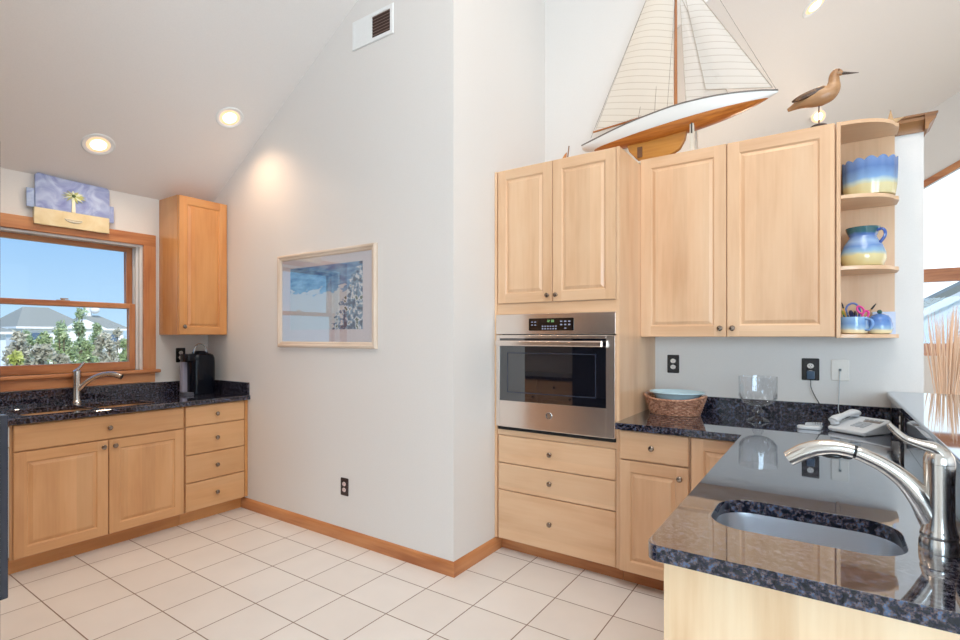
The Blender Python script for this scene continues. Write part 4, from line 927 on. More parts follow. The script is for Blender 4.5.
# ------------------------------------------------------------------ basket and dish
bc = (-0.765, 3.20, CT1)
t = thing('wicker_basket', bc, 'low oval brown wicker basket on the granite beside the oven cabinet', 'basket')
WK = watercolor('wicker', srgb(124, 78, 56), srgb(172, 120, 94), srgb(206, 160, 132), 40)
NST = 44
def bsk(a, z): 
    e = 0.020*abs(math.cos(a))**3*(z/0.085)
    return z+e
m = MB(); rows = 9
for j in range(rows):
    z = 0.006+j*0.0102; s = 0.80+0.20*(j/(rows-1))
    pts = []
    for k in range(NST*3):
        a = 2*PI*k/(NST*3); w_ = 0.0035*math.sin(a*NST/2+(PI if j % 2 else 0))
        pts.append((bc[0]+(0.172*s+w_)*math.cos(a), bc[1]+(0.135*s+w_)*math.sin(a), bc[2]+bsk(a, z)))
    m.tube(pts, 0.0054, 6, closed=True)
m.build('woven_wall', WK, t)
m = MB()
for k in range(NST):
    a = 2*PI*(k+0.5)/NST
    m.tube([(bc[0]+0.172*(0.80+0.2*q)*math.cos(a), bc[1]+0.135*(0.80+0.2*q)*math.sin(a), bc[2]+bsk(a, 0.002+0.086*q)) for q in (0, 0.5, 1)], 0.003, 6)
m.build('stakes', WK, t)
m = MB(); m.tube([(bc[0]+0.173*math.cos(a), bc[1]+0.136*math.sin(a), bc[2]+bsk(a, 0.093)) for a in [2*PI*k/72 for k in range(72)]], 0.0075, 8, closed=True); m.build('rim', WK, t)
m = MB(); m.lathe([(0.137, 0.001), (0.137, 0.006)], bc, 40, sy=0.785); m.build('bottom', WK, t)
m = MB(); m.lathe([(0.085, 0.0), (0.10, 0.0), (0.128, 0.055), (0.150, 0.070), (0.156, 0.072), (0.156, 0.078), (0.150, 0.079), (0.124, 0.062), (0.096, 0.008), (0.001, 0.008)], (bc[0]+0.01, bc[1]-0.0, bc[2]+0.058), 56, sy=0.82, cap=False)
m.v.append((bc[0]+0.01, bc[1], bc[2]+0.058))
tag(m.build('oval_dish', plain('pale_blue_glaze', srgb(190, 216, 226), 0.2, coat=0.4)), 'pale blue oval baking dish set inside the wicker basket', 'dish')
# ------------------------------------------------------------------ footed glass bowl
vc = (-0.325, 3.19, CT1)
GL = glass('clear_glass', (0.965, 0.975, 0.985, 1), 1.65)
t = thing('footed_glass_bowl', vc, 'clear footed glass bowl with ribbed base standing on the granite', 'glass bowl')
rib = lambda a, z, j: 1+(0.06*math.cos(a*22) if 0.085 < z < 0.135 else 0)
MB().lathe([(0.0935, 0.243), (0.094, 0.245), (0.0955, 0.243), (0.094, 0.16), (0.090, 0.128), (0.072, 0.103), (0.045, 0.088), (0.022, 0.082), (0.021, 0.088), (0.042, 0.094), (0.068, 0.108), (0.086, 0.132), (0.0905, 0.16), (0.0925, 0.243)], vc, 88, wob=rib, cap=False).build('bowl', GL, t)
MB().lathe([(0.02, 0.083), (0.017, 0.072), (0.026, 0.06), (0.029, 0.052), (0.024, 0.044), (0.016, 0.036), (0.018, 0.028)], vc, 40).build('stem', GL, t)
MB().lathe([(0.018, 0.028), (0.032, 0.018), (0.052, 0.009), (0.060, 0.004), (0.060, 0.0), (0.001, 0.0)], vc, 48, cap=False).build('foot', GL, t)
# ------------------------------------------------------------------ desk phone
t = thing('desk_phone', (0.118, 3.085, CT1), 'white corded desk phone on the far corner of the granite worktop', 'phone')
PW = plain('phone_white', srgb(216, 222, 228), 0.35)
pm = Matrix.Translation((0.118, 3.085, CT1)) @ Matrix.Rotation(R(-35), 4, 'Z')
def PT(x, y, z): return tuple(pm @ Vector((x, y, z)))
m = MB(); oc = rrect(-0.09, 0.09, -0.10, 0.10, 0.02, 4)
top = lambda x, y, i: PT(x, y, 0.024+(y+0.09)*0.22-i)
m.rings([[PT(x*0.96, y*0.96, 0.004) for x, y in oc], [PT(x, y, 0.012) for x, y in oc], [top(x, y, 0.004) for x, y in oc], [top(x*0.96, y*0.96, 0) for x, y in oc]])
for sx in (-0.07, 0.07):
    for sy in (-0.07, 0.065): m.tube([PT(sx, sy, 0), PT(sx, sy, 0.006)], 0.008, 8)
pb = m.build('base', PW, t)
KG = plain('key_grey', srgb(180, 188, 198), 0.4)
for r_ in range(4):
    for k in range(3):
        x, y = 0.0+k*0.022, -0.045+r_*0.018
        MB().prism([(x-0.008, y-0.0055), (x+0.008, y-0.0055), (x+0.008, y+0.0055), (x-0.008, y+0.0055)], lambda p, q, a: PT(p, q, 0.026+(q+0.09)*0.22+a), -0.001, 0.0025).build('key', KG, pb)
for k in range(4): 
    x, y = 0.0+k*0.022, 0.06
    MB().prism([(x-0.008, y-0.004), (x+0.008, y-0.004), (x+0.008, y+0.004), (x-0.008, y+0.004)], lambda p, q, a: PT(p, q, 0.026+(q+0.09)*0.22+a), -0.001, 0.002).build('key', KG, pb)
m = MB(); m.prism([(0.0, 0.03), (0.075, 0.03), (0.075, 0.05), (0.0, 0.05)], lambda p, q, a: PT(p, q, 0.026+(q+0.09)*0.22+a), -0.001, 0.0012); m.build('label_card', plain('card_brown', srgb(130, 124, 120), 0.5), pb)
hp = spline([PT(-0.068, -0.085, 0.052), PT(-0.068, -0.06, 0.062), PT(-0.068, 0.0, 0.075), PT(-0.068, 0.06, 0.084), PT(-0.068, 0.09, 0.08)], 4)
m = MB(); m.tube(hp, lerp_list([0.020, 0.022, 0.015, 0.022, 0.020], len(hp)), 14, sq=[(1.1, 0.75)]*len(hp))
m.tube([PT(-0.068, -0.068, 0.036), PT(-0.068, -0.07, 0.055)], 0.02, 14); m.tube([PT(-0.068, 0.072, 0.066), PT(-0.068, 0.07, 0.08)], 0.02, 14)
m.build('receiver', PW, t)
m = MB(); hx = []
for k in range(240):
    a = k*0.75; q = k/240
    base = Vector(PT(-0.08, -0.1, 0.013)).lerp(Vector((-0.09, 3.09, CT1+0.012)), 0) 
    X = 0.02-0.10*math.sin(q*PI); Y = 3.11-0.03*math.sin(q*2*PI); 
    hx.append((-0.03-0.07*math.sin(q*PI)+0.0065*math.cos(a)*0.4, 3.10+0.11*q+0.0065*math.cos(a), CT1+0.0095+0.0065*math.sin(a)))
m.tube(hx, 0.0018, 6); m.build('coiled_cord', PW, t)
m = MB(); m.rings([[(x, y, CT1+z) for x, y in rrect(-0.135-s, -0.035+s, 3.03-s, 3.075+s, 0.02, 5)] for s, z in ((-0.004, 0), (0, 0.004), (0, 0.014), (-0.005, 0.018))])
tag(m.build('flat_handset', PW), 'flat white handset lying on the granite left of the desk phone', 'handset')

# ================================================================== MODEL SAILBOAT
def boat():
    yb = 3.27
    t = thing('model_sailboat', (-0.8, yb, 2.45), 'large model sailboat with cream sails and orange hull on top of the wall cabinet', 'model boat')
    L = [(-1.372, 2.645), (-1.24, 2.665), (-1.10, 2.690), (-0.95, 2.712), (-0.777, 2.733), (-0.62, 2.741), (-0.48, 2.742), (-0.34, 2.736), (-0.235, 2.728)]   # deck line x,z
    hb = [0.045, 0.075, 0.095, 0.108, 0.112, 0.104, 0.082, 0.045, 0.004]             # half beam
    dp = [0.022, 0.070, 0.100, 0.122, 0.132, 0.124, 0.102, 0.060, 0.012]             # depth below deck
    NS = 14
    def sec(i, w_, d_, up=0.0):
        x, z = L[i]; out = []
        for k in range(NS+1):
            a = PI*k/NS; cs = math.cos(a); sn = math.sin(a)
            out.append((x+0.0, yb-hb[i]*w_*(abs(cs)**0.6)*(1 if cs > 0 else -1), z-dp[i]*d_*(sn**1.25)))
        return out
    # smooth the stations
    import itertools
    def res(A, n=5):
        P = spline([(a, 0, 0) for a in A], n); return [p[0] for p in P]
    xs = res([a for a, b in L]); zs = res([b for a, b in L]); hbs = res(hb); dps = res(dp)
    m = MB(); rings = []
    for x, z, h, d in zip(xs, zs, hbs, dps):
        ring = []
        for k in range(NS+1):
            a = PI*k/NS; cs = math.cos(a); sn = math.sin(a)
            ring.append((x, yb-h*(abs(cs)**0.7)*(1 if cs > 0 else -1), z-d*(sn**1.15)))
        rings.append(ring)
    for i in range(len(rings)-1):
        for k in range(NS):
            zt = rings[i][0][2]; zc = (rings[i][k][2]+rings[i][k+1][2]+rings[i+1][k][2]+rings[i+1][k+1][2])/4
            lim = 0.050 if rings[i][0][0] < -0.45 else 0.06
            m.face([rings[i][k], rings[i+1][k], rings[i+1][k+1], rings[i][k+1]], 0)
    m.face(rings[0]); m.face(rings[-1])
    # deck closes the top
    for i in range(len(rings)-1): m.face([rings[i][0], rings[i][NS], rings[i+1][NS], rings[i+1][0]], 1)
    # painted waterline by height in the hull's own frame
    hm, tt, b0 = nmat('hull_paint'); c = tt.nodes.new('ShaderNodeTexCoord'); s = tt.nodes.new('ShaderNodeSeparateXYZ'); tt.links.new(c.outputs['Object'], s.inputs[0])
    k1 = tt.nodes.new('ShaderNodeMath'); k1.operation = 'MULTIPLY_ADD'; k1.inputs[1].default_value = -0.090; tt.links.new(s.outputs['X'], k1.inputs[0]); tt.links.new(s.outputs['Z'], k1.inputs[2])
    gt = tt.nodes.new('ShaderNodeMath'); gt.operation = 'GREATER_THAN'; tt.links.new(k1.outputs[0], gt.inputs[0])
    n = tt.nodes.new('ShaderNodeTexNoise'); mp = tt.nodes.new('ShaderNodeMapping'); mp.inputs['Scale'].default_value = (2, 40, 40); tt.links.new(c.outputs['Object'], mp.inputs[0]); tt.links.new(mp.outputs[0], n.inputs['Vector']); n.inputs['Scale'].default_value = 1.5
    rr = tt.nodes.new('ShaderNodeValToRGB'); e = rr.color_ramp.elements; e[0].position = 0.3; e[0].color = srgb(168, 92, 30); e[1].position = 0.7; e[1].color = srgb(206, 128, 52); tt.links.new(n.outputs['Fac'], rr.inputs[0])
    mm = tt.nodes.new('ShaderNodeMix'); mm.data_type = 'RGBA'; tt.links.new(gt.outputs[0], mm.inputs['Factor']); tt.links.new(rr.outputs[0], mm.inputs['A']); mm.inputs['B'].default_value = srgb(232, 230, 226)
    tt.links.new(mm.outputs['Result'], b0.inputs['Base Color']); b0.inputs['Roughness'].default_value = 0.3; b0.inputs['Coat Weight'].default_value = 0.4
    zmin = min(p[2] for r_ in rings for p in r_); gt.inputs[1].default_value = (2.650-zmin)
    DK = plain('deck_paint', srgb(196, 170, 130), 0.5)
    hull = m.build('hull', [hm, DK], t, sharp=0.9)
    for sgn in (-1, 1):
        MB().tube([(r_[0][0], yb-sgn*abs(yb-r_[0][1]), r_[0][2]+0.002) for r_ in rings], 0.0045, 8).build('gunwale', plain('grey_gunwale', srgb(120, 112, 104), 0.4), hull)
    # ballast keel
    m = MB(); m.prism([(-1.075, 2.588), (-1.06, 2.55), (-0.99, 2.468), (-0.82, 2.472), (-0.75, 2.51), (-0.72, 2.56), (-0.708, 2.622), (-1.07, 2.605)], lambda p, q, a: (p, a, q), yb-0.018, yb+0.018)
    m.build('keel', wood('keel_', 'x', srgb(206, 146, 66), srgb(190, 126, 48), srgb(160, 96, 30)), t, bevel=0.012, seg=3)
    # cradle: two uprights on a foot board
    m = MB()
    for x, y in ((-0.672, yb-0.05), (-0.672, yb+0.05), (-0.99, yb+0.05)): m.box(x-0.011, x+0.011, y-0.011, y+0.011, 2.463, 2.64 if x > -0.8 else 2.625)
    m.box(-1.0, -0.65, yb-0.062, yb-0.03, 2.45, 2.464); m.box(-1.0, -0.65, yb+0.03, yb+0.062, 2.45, 2.464)
    m.build('cradle', plain('pale_stand', srgb(216, 206, 190), 0.5), t, bevel=0.001)
    B(-1.005, -0.975, yb-0.024, yb+0.024, 2.50, 2.565).build('keel_strap', plain('dark_strap', srgb(110, 70, 40), 0.6), t); B(-0.676, -0.668, yb-0.066, yb-0.061, 2.57, 2.63).build('cradle_clip', plain('dark_clip', srgb(70, 64, 60), 0.5), t)
    # spars
    mz = 3.90; mxx = -0.777
    MB().cyl((mxx, yb, 2.725), (mxx, yb, mz), 0.0105, 14, r2=0.006).build('mast', wood('spar_', 'z', srgb(186, 122, 66), srgb(168, 102, 50), srgb(140, 80, 36)), t)
    bo = [(-0.785, yb, 2.772), (-1.30, yb-0.02, 2.728)]
    MB().cyl(bo[0], bo[1], 0.006, 10).build('boom', wood('spar_', 'x', srgb(186, 122, 66), srgb(168, 102, 50), srgb(140, 80, 36)), t)
    # sails: thin bellied cloth
    def sail_mat(name, c0, c1, alpha):
        m_, t_, b0 = nmat(name); c = t_.nodes.new('ShaderNodeTexCoord'); s = t_.nodes.new('ShaderNodeSeparateXYZ'); t_.links.new(c.outputs['Object'], s.inputs[0])
        a = t_.nodes.new('ShaderNodeMath'); a.operation = 'MODULO'; a.inputs[1].default_value = 0.040
        k_ = t_.nodes.new('ShaderNodeMath'); k_.operation = 'MULTIPLY_ADD'; k_.inputs[1].default_value = 0.24; t_.links.new(s.outputs['X'], k_.inputs[0]); t_.links.new(s.outputs['Z'], k_.inputs[2]); k2_ = t_.nodes.new('ShaderNodeMath'); k2_.inputs[1].default_value = 4.0; t_.links.new(k_.outputs[0], k2_.inputs[0]); t_.links.new(k2_.outputs[0], a.inputs[0])
        g = t_.nodes.new('ShaderNodeMath'); g.operation = 'LESS_THAN'; g.inputs[1].default_value = 0.0035; t_.links.new(a.outputs[0], g.inputs[0])
        mm = t_.nodes.new('ShaderNodeMix'); mm.data_type = 'RGBA'; mm.inputs['A'].default_value = c0; mm.inputs['B'].default_value = c1; t_.links.new(g.outputs[0], mm.inputs['Factor'])
        t_.links.new(mm.outputs['Result'], b0.inputs['Base Color']); b0.inputs['Roughness'].default_value = 0.8
        tl = t_.nodes.new('ShaderNodeBsdfTranslucent'); t_.links.new(mm.outputs['Result'], tl.inputs[0])
        tp = t_.nodes.new('ShaderNodeBsdfTransparent')
        ms = t_.nodes.new('ShaderNodeMixShader'); ms.inputs[0].default_value = 0.45; t_.links.new(b0.outputs[0], ms.inputs[1]); t_.links.new(tl.outputs[0], ms.inputs[2])
        m2 = t_.nodes.new('ShaderNodeMixShader'); m2.inputs[0].default_value = alpha; t_.links.new(ms.outputs[0], m2.inputs[1]); t_.links.new(tp.outputs[0], m2.inputs[2])
        t_.links.new(m2.outputs[0], t_.nodes['Material Output'].inputs[0]); return m_
    SM = sail_mat('main_sailcloth', srgb(246, 240, 230), srgb(214, 204, 190), 0.35); SJ = sail_mat('jib_sailcloth', srgb(240, 238, 234), srgb(208, 202, 194), 0.45)
    def sail(A, Bv, C, belly, mat, name, n=14):
        """A tack, B clew, C head"""
        A, Bv, C = Vector(A), Vector(Bv), Vector(C); m = MB(); g = []
        for i in range(n+1):
            v = i/n; row = []
            for j in range(n+1):
                u = j/n; p_ = A.lerp(C, v).lerp(Bv.lerp(C, v), u)
                w_ = math.sin(PI*u)*math.sin(PI*min(v*1.2, 1))*(1-v*0.5)*belly
                row.append(p_+Vector((0, -w_, 0)))
            g.append(row)
        for off in (0, 0.0012):
            for i in range(n):
                for j in range(n):
                    q = [g[i][j], g[i][j+1], g[i+1][j+1], g[i+1][j]]
                    if i == n-1: q = q[:3]
                    m.face([x+Vector((0, off, 0)) for x in q])
        o = m.build(name, mat, t, sharp=2)
        return o, [A, Bv, C]
    hem = plain('sail_hem', srgb(170, 160, 148), 0.8)
    o, P = sail((-0.793, yb, 2.785), (-1.285, yb-0.02, 2.737), (-0.790, yb, 3.86), 0.05, SM, 'mainsail')
    MB().tube([P[1], P[2]], 0.0016, 6).build('leech_hem', hem, o)
    o, P = sail((-0.262, yb, 2.752), (-0.60, yb-0.03, 2.820), (-0.757, yb, 3.60), 0.03, SJ, 'jib')
    MB().tube([P[0], P[2]], 0.0028, 6).build('luff_hem', hem, o); MB().tube([P[1], P[0]], 0.0018, 6).build('foot_hem', hem, o); MB().tube([P[1], P[2]], 0.0018, 6).build('leech_hem', hem, o)
    o, P = sail((-0.475, yb+0.005, 2.752), (-0.715, yb+0.0, 2.752), (-0.757, yb+0.01, 3.46), 0.02, SJ, 'staysail')
    MB().tube([P[0], P[2]], 0.0018, 6).build('luff_hem', hem, o); MB().tube([P[1], P[2]], 0.0014, 6).build('leech_hem', hem, o)
    RG = plain('rigging_line', srgb(120, 110, 100), 0.7)
    for a, b in (((-1.325, yb, 2.70), (mxx, yb, 3.88)), ((-0.243, yb, 2.735), (mxx, yb, 3.86)), ((-0.80, yb-0.108, 2.735), (mxx, yb-0.01, 3.45)), ((-0.80, yb+0.108, 2.735), (mxx, yb+0.01, 3.45)), ((-1.0, yb-0.015, 2.757), (-0.95, yb-0.02, 3.02)), ((-0.90, yb-0.015, 2.765), (-0.88, yb-0.02, 3.04))):
        MB().cyl(a, b, 0.0011, 6).build('rigging', RG, t)
    m = MB(); m.ball((-0.42, yb-0.03, 2.748), 0.006); m.box(-0.95, -0.86, yb-0.03, yb+0.03, 2.70, 2.74); m.build('deck_fittings', plain('fitting_brown', srgb(110, 80, 60), 0.5), t)
boat()
# ------------------------------------------------------------------ wooden shorebird
def bird():
    by = 3.205; t = thing('wooden_shorebird', (-0.045, by, 2.45), 'carved brown wooden shorebird on a rod above the wall cabinet', 'bird figurine')
    MB().lathe([(0.040, 0), (0.040, 0.012), (0.034, 0.017), (0.001, 0.017)], (-0.045, by, 2.4502), 28).build('base', plain('dark_base', srgb(60, 42, 34), 0.5), t)
    MB().cyl((-0.045, by, 2.465), (-0.045, by, 2.59), 0.0034, 10).build('rod', plain('dark_rod', srgb(96, 62, 50), 0.5), t)
    p = spline([(-0.185, by, 2.580), (-0.165, by, 2.588), (-0.129, by, 2.602), (-0.084, by, 2.612), (-0.040, by, 2.618), (-0.006, by, 2.628), (0.014, by, 2.648), (0.019, by, 2.678), (0.020, by, 2.706), (0.032, by, 2.722), (0.050, by, 2.714), (0.058, by, 2.711)], 4)
    rad = lerp_list([0.008, 0.014, 0.026, 0.042, 0.050, 0.047, 0.036, 0.026, 0.0225, 0.021, 0.013, 0.007], len(p))
    m = MB(); m.tube(p, rad, 18, sq=[(0.8, 1)]*len(p)); body = m.build('body', wood('bird_', 'x', srgb(186, 142, 100), srgb(160, 114, 74), srgb(124, 84, 52), coat=0.1), t)
    MB().tube([(0.054, by, 2.712), (0.085, by, 2.704), (0.122, by, 2.696)], [0.0085, 0.005, 0.0015], 12).build('bill', plain('dark_bill', srgb(74, 58, 48), 0.5), body)
    for s in (-1, 1):
        m = MB(); Mx = Matrix.Rotation(R(-16), 3, 'Y')
        m.ball((-0.092, by+s*0.030, 2.630), 0.064, sc=(1.2, 0.16, 0.26), M=Mx); m.build('wing', watercolor('bird_wing', srgb(58, 40, 28), srgb(92, 64, 44), srgb(140, 100, 66), 60), body)
        MB().ball((0.040, by+s*0.0155, 2.727), 0.003).build('eye', BLACK, body)
bird()
# starfish and little carved sail on the cabinet tops
m = MB(); c0 = Vector((0.262, 3.405, 2.478)); 
pts = []
for k in range(10):
    a = R(90+36*k); r_ = (0.066 if k == 0 else 0.058) if k % 2 == 0 else 0.02
    pts.append((r_*math.cos(a), r_*math.sin(a)))
fr_ = []
for off in (-0.006, 0.006): fr_.append([(c0.x+p, c0.y+off-0.12*q, c0.z+q) for p, q in pts])
m.rings([fr_[0], fr_[1]], cap=False); m_mid = [(c0.x, c0.y-0.016, c0.z), (c0.x, c0.y+0.016, c0.z)]
for k in range(10):
    m.face([fr_[0][k], fr_[0][(k+1) % 10], m_mid[0]]); m.face([fr_[1][(k+1) % 10], fr_[1][k], m_mid[1]])
tag(m.build('starfish', plain('starfish_tan', srgb(196, 160, 120), 0.8, bump=0.6, bscale=120), None, sharp=1.2), 'tan starfish standing on the shelf top beside the wood cap', 'starfish')
t = thing('wooden_sail_ornament', (-1.42, 3.05, 2.42), 'small orange carved wooden sail peeking over the oven cabinet', 'ornament')
m = MB(); m.prism([(-1.475, 2.455), (-1.405, 2.475), (-1.398, 2.555), (-1.412, 2.545), (-1.445, 2.50)], lambda p, q, a: (p, a, q), 3.045, 3.053); m.build('sail', wood('orn_', 'z', srgb(222, 156, 92), srgb(208, 138, 74), srgb(184, 110, 54)), t, bevel=0.002)
MB().cyl((-1.40, 3.049, 2.45), (-1.383, 3.049, 2.592), 0.004, 8).build('mast', dkwood('z'), t)
m = MB(); m.prism([(-1.49, 2.455), (-1.47, 2.421), (-1.40, 2.421), (-1.375, 2.46)], lambda p, q, a: (p, a, q), 3.03, 3.068); m.build('hull', wood('orn_', 'x', srgb(222, 156, 92), srgb(208, 138, 74), srgb(184, 110, 54)), t, bevel=0.003)

# ================================================================== FRIDGE and the far side of the kitchen (seen in the oven glass)
FG = plain('black_steel', srgb(34, 38, 54), 0.25, coat=0.3)
t = thing('refrigerator', (-1.86, -0.05, 0), 'black refrigerator whose edge shows at the far left of the view', 'refrigerator')
B(-2.32, -1.410, -0.43, 0.26, 0.02, 1.775).build('cabinet_body', FG, t, bevel=0.004)
for u0, u1, z0, z1 in ((-2.318, -1.868, 0.72, 1.775), (-1.862, -1.410, 0.72, 1.775), (-2.318, -1.410, 0.06, 0.71)):
    d = B(u0, u1, 0.262, 0.319, z0, z1).build('door' if z0 > 0.5 else 'freezer_drawer', FG, t, bevel=0.004)
    if u0 > -2 : B(-1.452, -1.424, 0.319, 0.3345, 0.82, 1.205).build('handle', FG, d, bevel=0.003)
    elif z0 > 0.5: B(-1.91, -1.885, 0.319, 0.3345, 0.82, 1.205).build('handle', FG, d, bevel=0.003)
    else: B(-2.15, -1.55, 0.319, 0.3345, 0.62, 0.645).build('handle', FG, d, bevel=0.003)
t = thing('opposite_base_cabinet', (-2.9, -0.15, 0), 'maple base cabinet opposite the oven, seen reflected in its glass', 'cabinet')
B(-3.78, -2.36, -0.44, 0.149, 0.095, 0.867).build('carcass', maple('z'), t)
B(-3.78, -2.36, 0.09, 0.105, 0, 0.095).build('toe_kick', oak('x'), t)
for k in range(3):
    u = -3.775+k*0.471
    d = raised_door(u+0.004, u+0.467, 0.10, 0.70, 0.17, 'N', maple, t); knob(u+0.43, 0.66, 0.17, 'N', d)
    d = slab(u+0.004, u+0.467, 0.706, 0.86, 0.17, 'N', maple, t); knob(u+0.235, 0.783, 0.17, 'N', d)
t = thing('opposite_wall_cabinet', (-3.0, -0.3, 1.38), 'maple wall cabinet opposite the oven, seen reflected in its glass', 'cabinet')
B(-3.78, -2.36, -0.445, -0.14, 1.38, 2.3).build('carcass', maple('z'), t)
for k in range(3):
    u = -3.775+k*0.471
    d = raised_door(u+0.004, u+0.467, 1.382, 2.298, -0.119, 'N', maple, t); knob(u+0.43, 1.43, -0.119, 'N', d)

# ================================================================== PAMPAS GRASS
t = thing('dried_grass_arrangement', (0.76, 5.4, 0), 'tall dried tan grass arrangement beside the dining room window', 'dried grass')
gc = Vector((0.76, 5.4, 0))
MB().lathe([(0.09, 0), (0.13, 0.02), (0.15, 0.2), (0.12, 0.42), (0.07, 0.52), (0.08, 0.56), (0.07, 0.56), (0.06, 0.5)], gc, 32).build('floor_vase', plain('clay_vase', srgb(150, 110, 84), 0.6), t)
m = MB()
rnd = random.Random(3)
for k in range(170):
    a = rnd.uniform(0, 2*PI); sp_ = rnd.uniform(0.01, 0.22); hgt = rnd.uniform(1.15, 1.62)
    base = gc+Vector((0.03*math.cos(a), 0.03*math.sin(a), 0.5)); top_ = gc+Vector((sp_*math.cos(a)+0.05, sp_*math.sin(a), hgt))
    mid = base.lerp(top_, 0.5)+Vector((-0.1*sp_*math.cos(a), -0.1*sp_*math.sin(a), 0))
    pts = qbez(base, mid, top_, 5); m.tube(pts, [0.0013, 0.0013, 0.0014, 0.0018, 0.003, 0.0008], 4)
o = m.build('grass_stems', plain('dry_grass', srgb(236, 208, 184), 0.8), t); o['kind'] = 'stuff'

# ================================================================== OUTSIDE
GR = -3.2
gm = watercolor('sandy_ground', srgb(120, 122, 90), srgb(168, 160, 126), srgb(196, 188, 158), 0.15)
o = B(-130, 90, -80, 130, GR-0.3, GR).build('ground', gm); o['kind'] = 'structure'
WS = plain('white_siding', srgb(236, 240, 244), 0.6); BS = plain('blue_siding', srgb(206, 222, 238), 0.6); RF = plain('grey_shingle', srgb(150, 152, 146), 0.9, bump=0.4, bscale=8)
WN = plain('dark_window', srgb(90, 112, 140), 0.1)
def hip(m, x0, x1, y0, y1, z0, z1, ov=0.5, ridge=0.35):
    x0 -= ov; x1 += ov; y0 -= ov; y1 += ov; cx = (x0+x1)/2; L = (y1-y0)*ridge/2; cy = (y0+y1)/2
    a, b, c, d = (x0, y0, z0), (x1, y0, z0), (x1, y1, z0), (x0, y1, z0); e, f_ = (cx, cy-L, z1), (cx, cy+L, z1)
    m.face([a, b, e]); m.face([b, c, f_, e]); m.face([c, d, f_]); m.face([d, a, e, f_]); m.face([d, c, b, a])
def house(name, label, parts, wins, wallmat, extra=None):
    x0, x1, y0, y1, z1, zr = parts[0]
    t = thing(name, ((x0+x1)/2, (y0+y1)/2, GR), label, 'house')
    for x0, x1, y0, y1, z1, zr in parts:
        B(x0, x1, y0, y1, GR, z1).build('wall', wallmat, t)
        m = MB(); hip(m, x0, x1, y0, y1, z1, zr); m.build('roof', RF, t)
        B(x0-0.52, x1+0.52, y0-0.52, y1+0.52, z1-0.18, z1-0.002).build('fascia', WS, t)
    for x, y0, y1, za, zb_ in wins:
        f_ = B(x, x+0.06, y0-0.12, y1+0.12, za-0.12, zb_+0.12).build('window', WS, t)
        B(x+0.06, x+0.08, y0, y1, za, zb_).build('pane', WN, f_)
    return t
h = house('beach_house', 'large white house with grey hipped roof seen through the left window', [(-70, -60, 15.0, 19.6, 2.25, 4.25), (-69, -61, 20.3, 23.4, 2.15, 3.6)],
      [(-60, 15.6, 16.4, 0.6, 1.7), (-60, 17.5, 18.7, 0.5, 1.7), (-61, 20.9, 21.6, 0.4, 1.6), (-61, 22.2, 22.9, 0.4, 1.6)], WS)
B(-62, -59.6, 18.2, 21.0, GR, 2.1).build('entry_gable', WS, h)
m = MB(); m.prism([(17.8, 2.1), (21.4, 2.1), (19.6, 3.0)], lambda p, q, a: (a, p, q), -63, -59.3); m.build('gable_roof', WS, h)
B(-65.3, -64.7, 21.3, 21.9, 3.2, 4.5).build('chimney', WS, h); MB().ball((-64, 21.9, 4.2), 0.45).build('white_dome', WS, h)
house('beach_house', 'pale blue house at the left edge of the left window view', [(-58, -50, 8.0, 11.6, 1.7, 2.7)], [(-50, 8.6, 9.4, 0.0, 1.0), (-50, 10.0, 10.8, 0.0, 1.0)], BS)
# neighbour seen through the dining window
t = thing('beach_house', (8, 28, GR), 'blue grey gabled house with white rake boards outside the dining window', 'house')
nx0, nx1, ny = 2.2, 13.0, 26.0
zz = lambda x: 1.66+0.60*(x-nx0) if x < (nx0+nx1)/2 else 1.66+0.60*(nx1-x)
m = MB(); xm = (nx0+nx1)/2; m.prism([(nx0, GR), (nx1, GR), (nx1, zz(nx1)), (xm, zz(xm)), (nx0, zz(nx0))], lambda p, q, a: (p, a, q), ny, ny+9); m.build('wall', BS, t)
m = MB(); m.prism([(nx0-0.5, zz(nx0)-0.3), (xm, zz(xm)), (nx1+0.5, zz(nx1)-0.3), (nx1+0.5, zz(nx1)-0.0), (xm, zz(xm)+0.28), (nx0-0.5, zz(nx0)+0.0)], lambda p, q, a: (p, a, q), ny-0.4, ny-0.3); m.build('rake_board', WS, t)
m = MB(); m.prism([(nx0-0.5, zz(nx0)), (xm, zz(xm)+0.28), (nx1+0.5, zz(nx1)), (nx1+0.5, zz(nx1)+0.25), (xm, zz(xm)+0.55), (nx0-0.5, zz(nx0)+0.25)], lambda p, q, a: (p, a, q), ny-0.35, ny+9.3); m.build('roof', RF, t)
# shrubs outside the sink window: foliage is a cloud of small leaves round branching stems
def leaf_mat(name, a, b, c): return watercolor(name, a, b, c, 2.5)
def shrub_mesh(seed, h, wd, n=1500, conifer=False):
    r = random.Random(seed); m = MB(); cl = []
    for k in range(34):
        q = r.uniform(0.30, 0.97); rad = (0.60*(1-q)+0.06 if conifer else 0.58*math.sin(PI*min(1, q*0.8+0.15)))*math.sqrt(r.random())
        a = r.uniform(0, 2*PI); cl.append((rad*math.cos(a), rad*math.sin(a), q, r.uniform(0.12, 0.22)))
    for k in range(n):
        cx, cy, cz, cr_ = r.choice(cl)
        d = Vector((r.gauss(0, 1), r.gauss(0, 1), r.gauss(0, 1))).normalized()*cr_*r.uniform(0.4, 1.15)
        p = Vector(((cx+d.x)*wd, (cy+d.y)*wd, cz*h+d.z*wd*1.3))
        u = Vector((r.gauss(0, 1), r.gauss(0, 1), r.gauss(0, 1)+(0.8 if conifer else 0.2))).normalized(); w_ = u.cross(Vector((r.random(), r.random(), r.random()))).normalized()
        s = r.uniform(0.045, 0.10)*(0.7+0.3*wd); m.face([p-u*s, p+w_*s*0.4, p+u*s, p-w_*s*0.4])
    return m, cl
SHAPES = {}
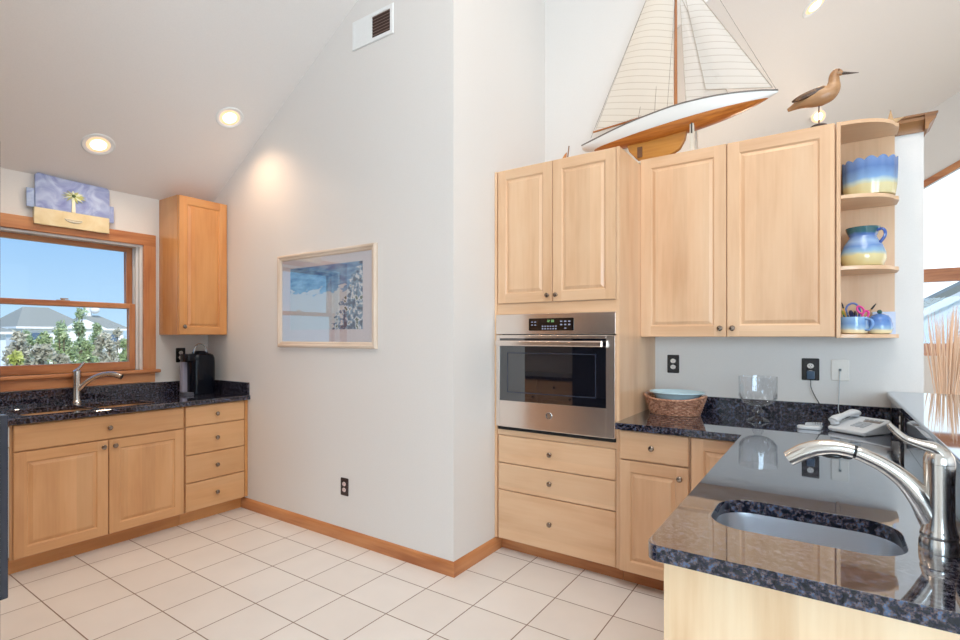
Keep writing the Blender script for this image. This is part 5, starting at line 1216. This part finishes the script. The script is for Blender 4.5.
def shrub(x, y, h, wd, kind, label, name='coastal_shrub', cat='shrub'):
    t = thing(name, (x, y, GR), label, cat, 'shrubs outside the left window')
    con = kind == 'pine'
    m, cl = shrub_mesh(hash((round(x*10), round(y*10))) % 9999, h, wd, 2600, con)
    m.v = [(x+a, y+b, GR+c) for a, b, c in m.v]
    mats = {'pine': leaf_mat('pine_leaf', srgb(122, 146, 112), srgb(150, 174, 132), srgb(190, 204, 164)), 'grey': leaf_mat('grey_leaf', srgb(160, 158, 142), srgb(186, 184, 166), srgb(212, 208, 192)),
            'green': leaf_mat('green_leaf', srgb(132, 154, 108), srgb(166, 184, 134), srgb(200, 210, 166)), 'yellow': leaf_mat('yellow_leaf', srgb(170, 180, 90), srgb(206, 212, 128), srgb(226, 228, 164))}
    m.build('foliage', mats[kind], t, flat=True)
    b = MB()
    for cx, cy, cz, cr_ in cl[:14]:
        b.tube([(x, y, GR), (x+cx*wd*0.4, y+cy*wd*0.4, GR+cz*h*0.5), (x+cx*wd, y+cy*wd, GR+cz*h)], [0.05, 0.035, 0.01], 6)
    b.build('stems', plain('grey_bark', srgb(120, 104, 88), 0.9), t)
def at(px, x):          # position along the ray of an image column, for planting
    f_ = 513.5; yaw = R(34.23); u = px-480
    dx = -math.sin(yaw)*f_+math.cos(yaw)*u; dy = math.cos(yaw)*f_+math.sin(yaw)*u
    return dy/dx*x
for px, x, top, wd, kind, label in (
    (26, -25, 0.62, 1.05, 'pine', 'dark green pine at the far left of the left window view'),
    (62, -25, 0.70, 1.05, 'pine', 'dark green pine before the left half of the white house'),
    (97, -25, 0.75, 1.05, 'pine', 'dark green pine between the two roofs of the white house'),
    (44, -22, 0.40, 1.0, 'green', 'round green bush between the two left pines'),
    (80, -22, 1.0, 1.0, 'pine', 'tallest green pine in the middle of the left window view'),
    (120, -22, 0.40, 1.0, 'grey', 'grey green bush before the right end of the white house'),
    (20, -19, 0.15, 1.0, 'grey', 'grey bush below the far left pine'),
    (63, -19, 0.35, 1.0, 'green', 'green bush just left of the tallest pine'),
    (106, -19, 0.18, 1.0, 'grey', 'grey bush just right of the tallest pine'),
    (42, -16.5, -0.12, 0.85, 'grey', 'low grey bush right of the yellow green one'),
    (85, -16.5, -0.05, 0.85, 'green', 'green bush directly below the tallest pine'),
    (127, -16.5, -0.05, 0.85, 'green', 'green bush at the right edge of the left window view'),
    (18, -14, -0.28, 0.66, 'yellow', 'yellow green bush low at the left of the left window view'),
    (62, -14, -0.32, 0.66, 'grey', 'low grey bush nearest the window in the middle'),
    (106, -14, -0.32, 0.66, 'grey', 'low grey bush nearest the window at the right')):
    shrub(x, at(px, x), 1.37+top-GR, wd*0.84, kind, label)
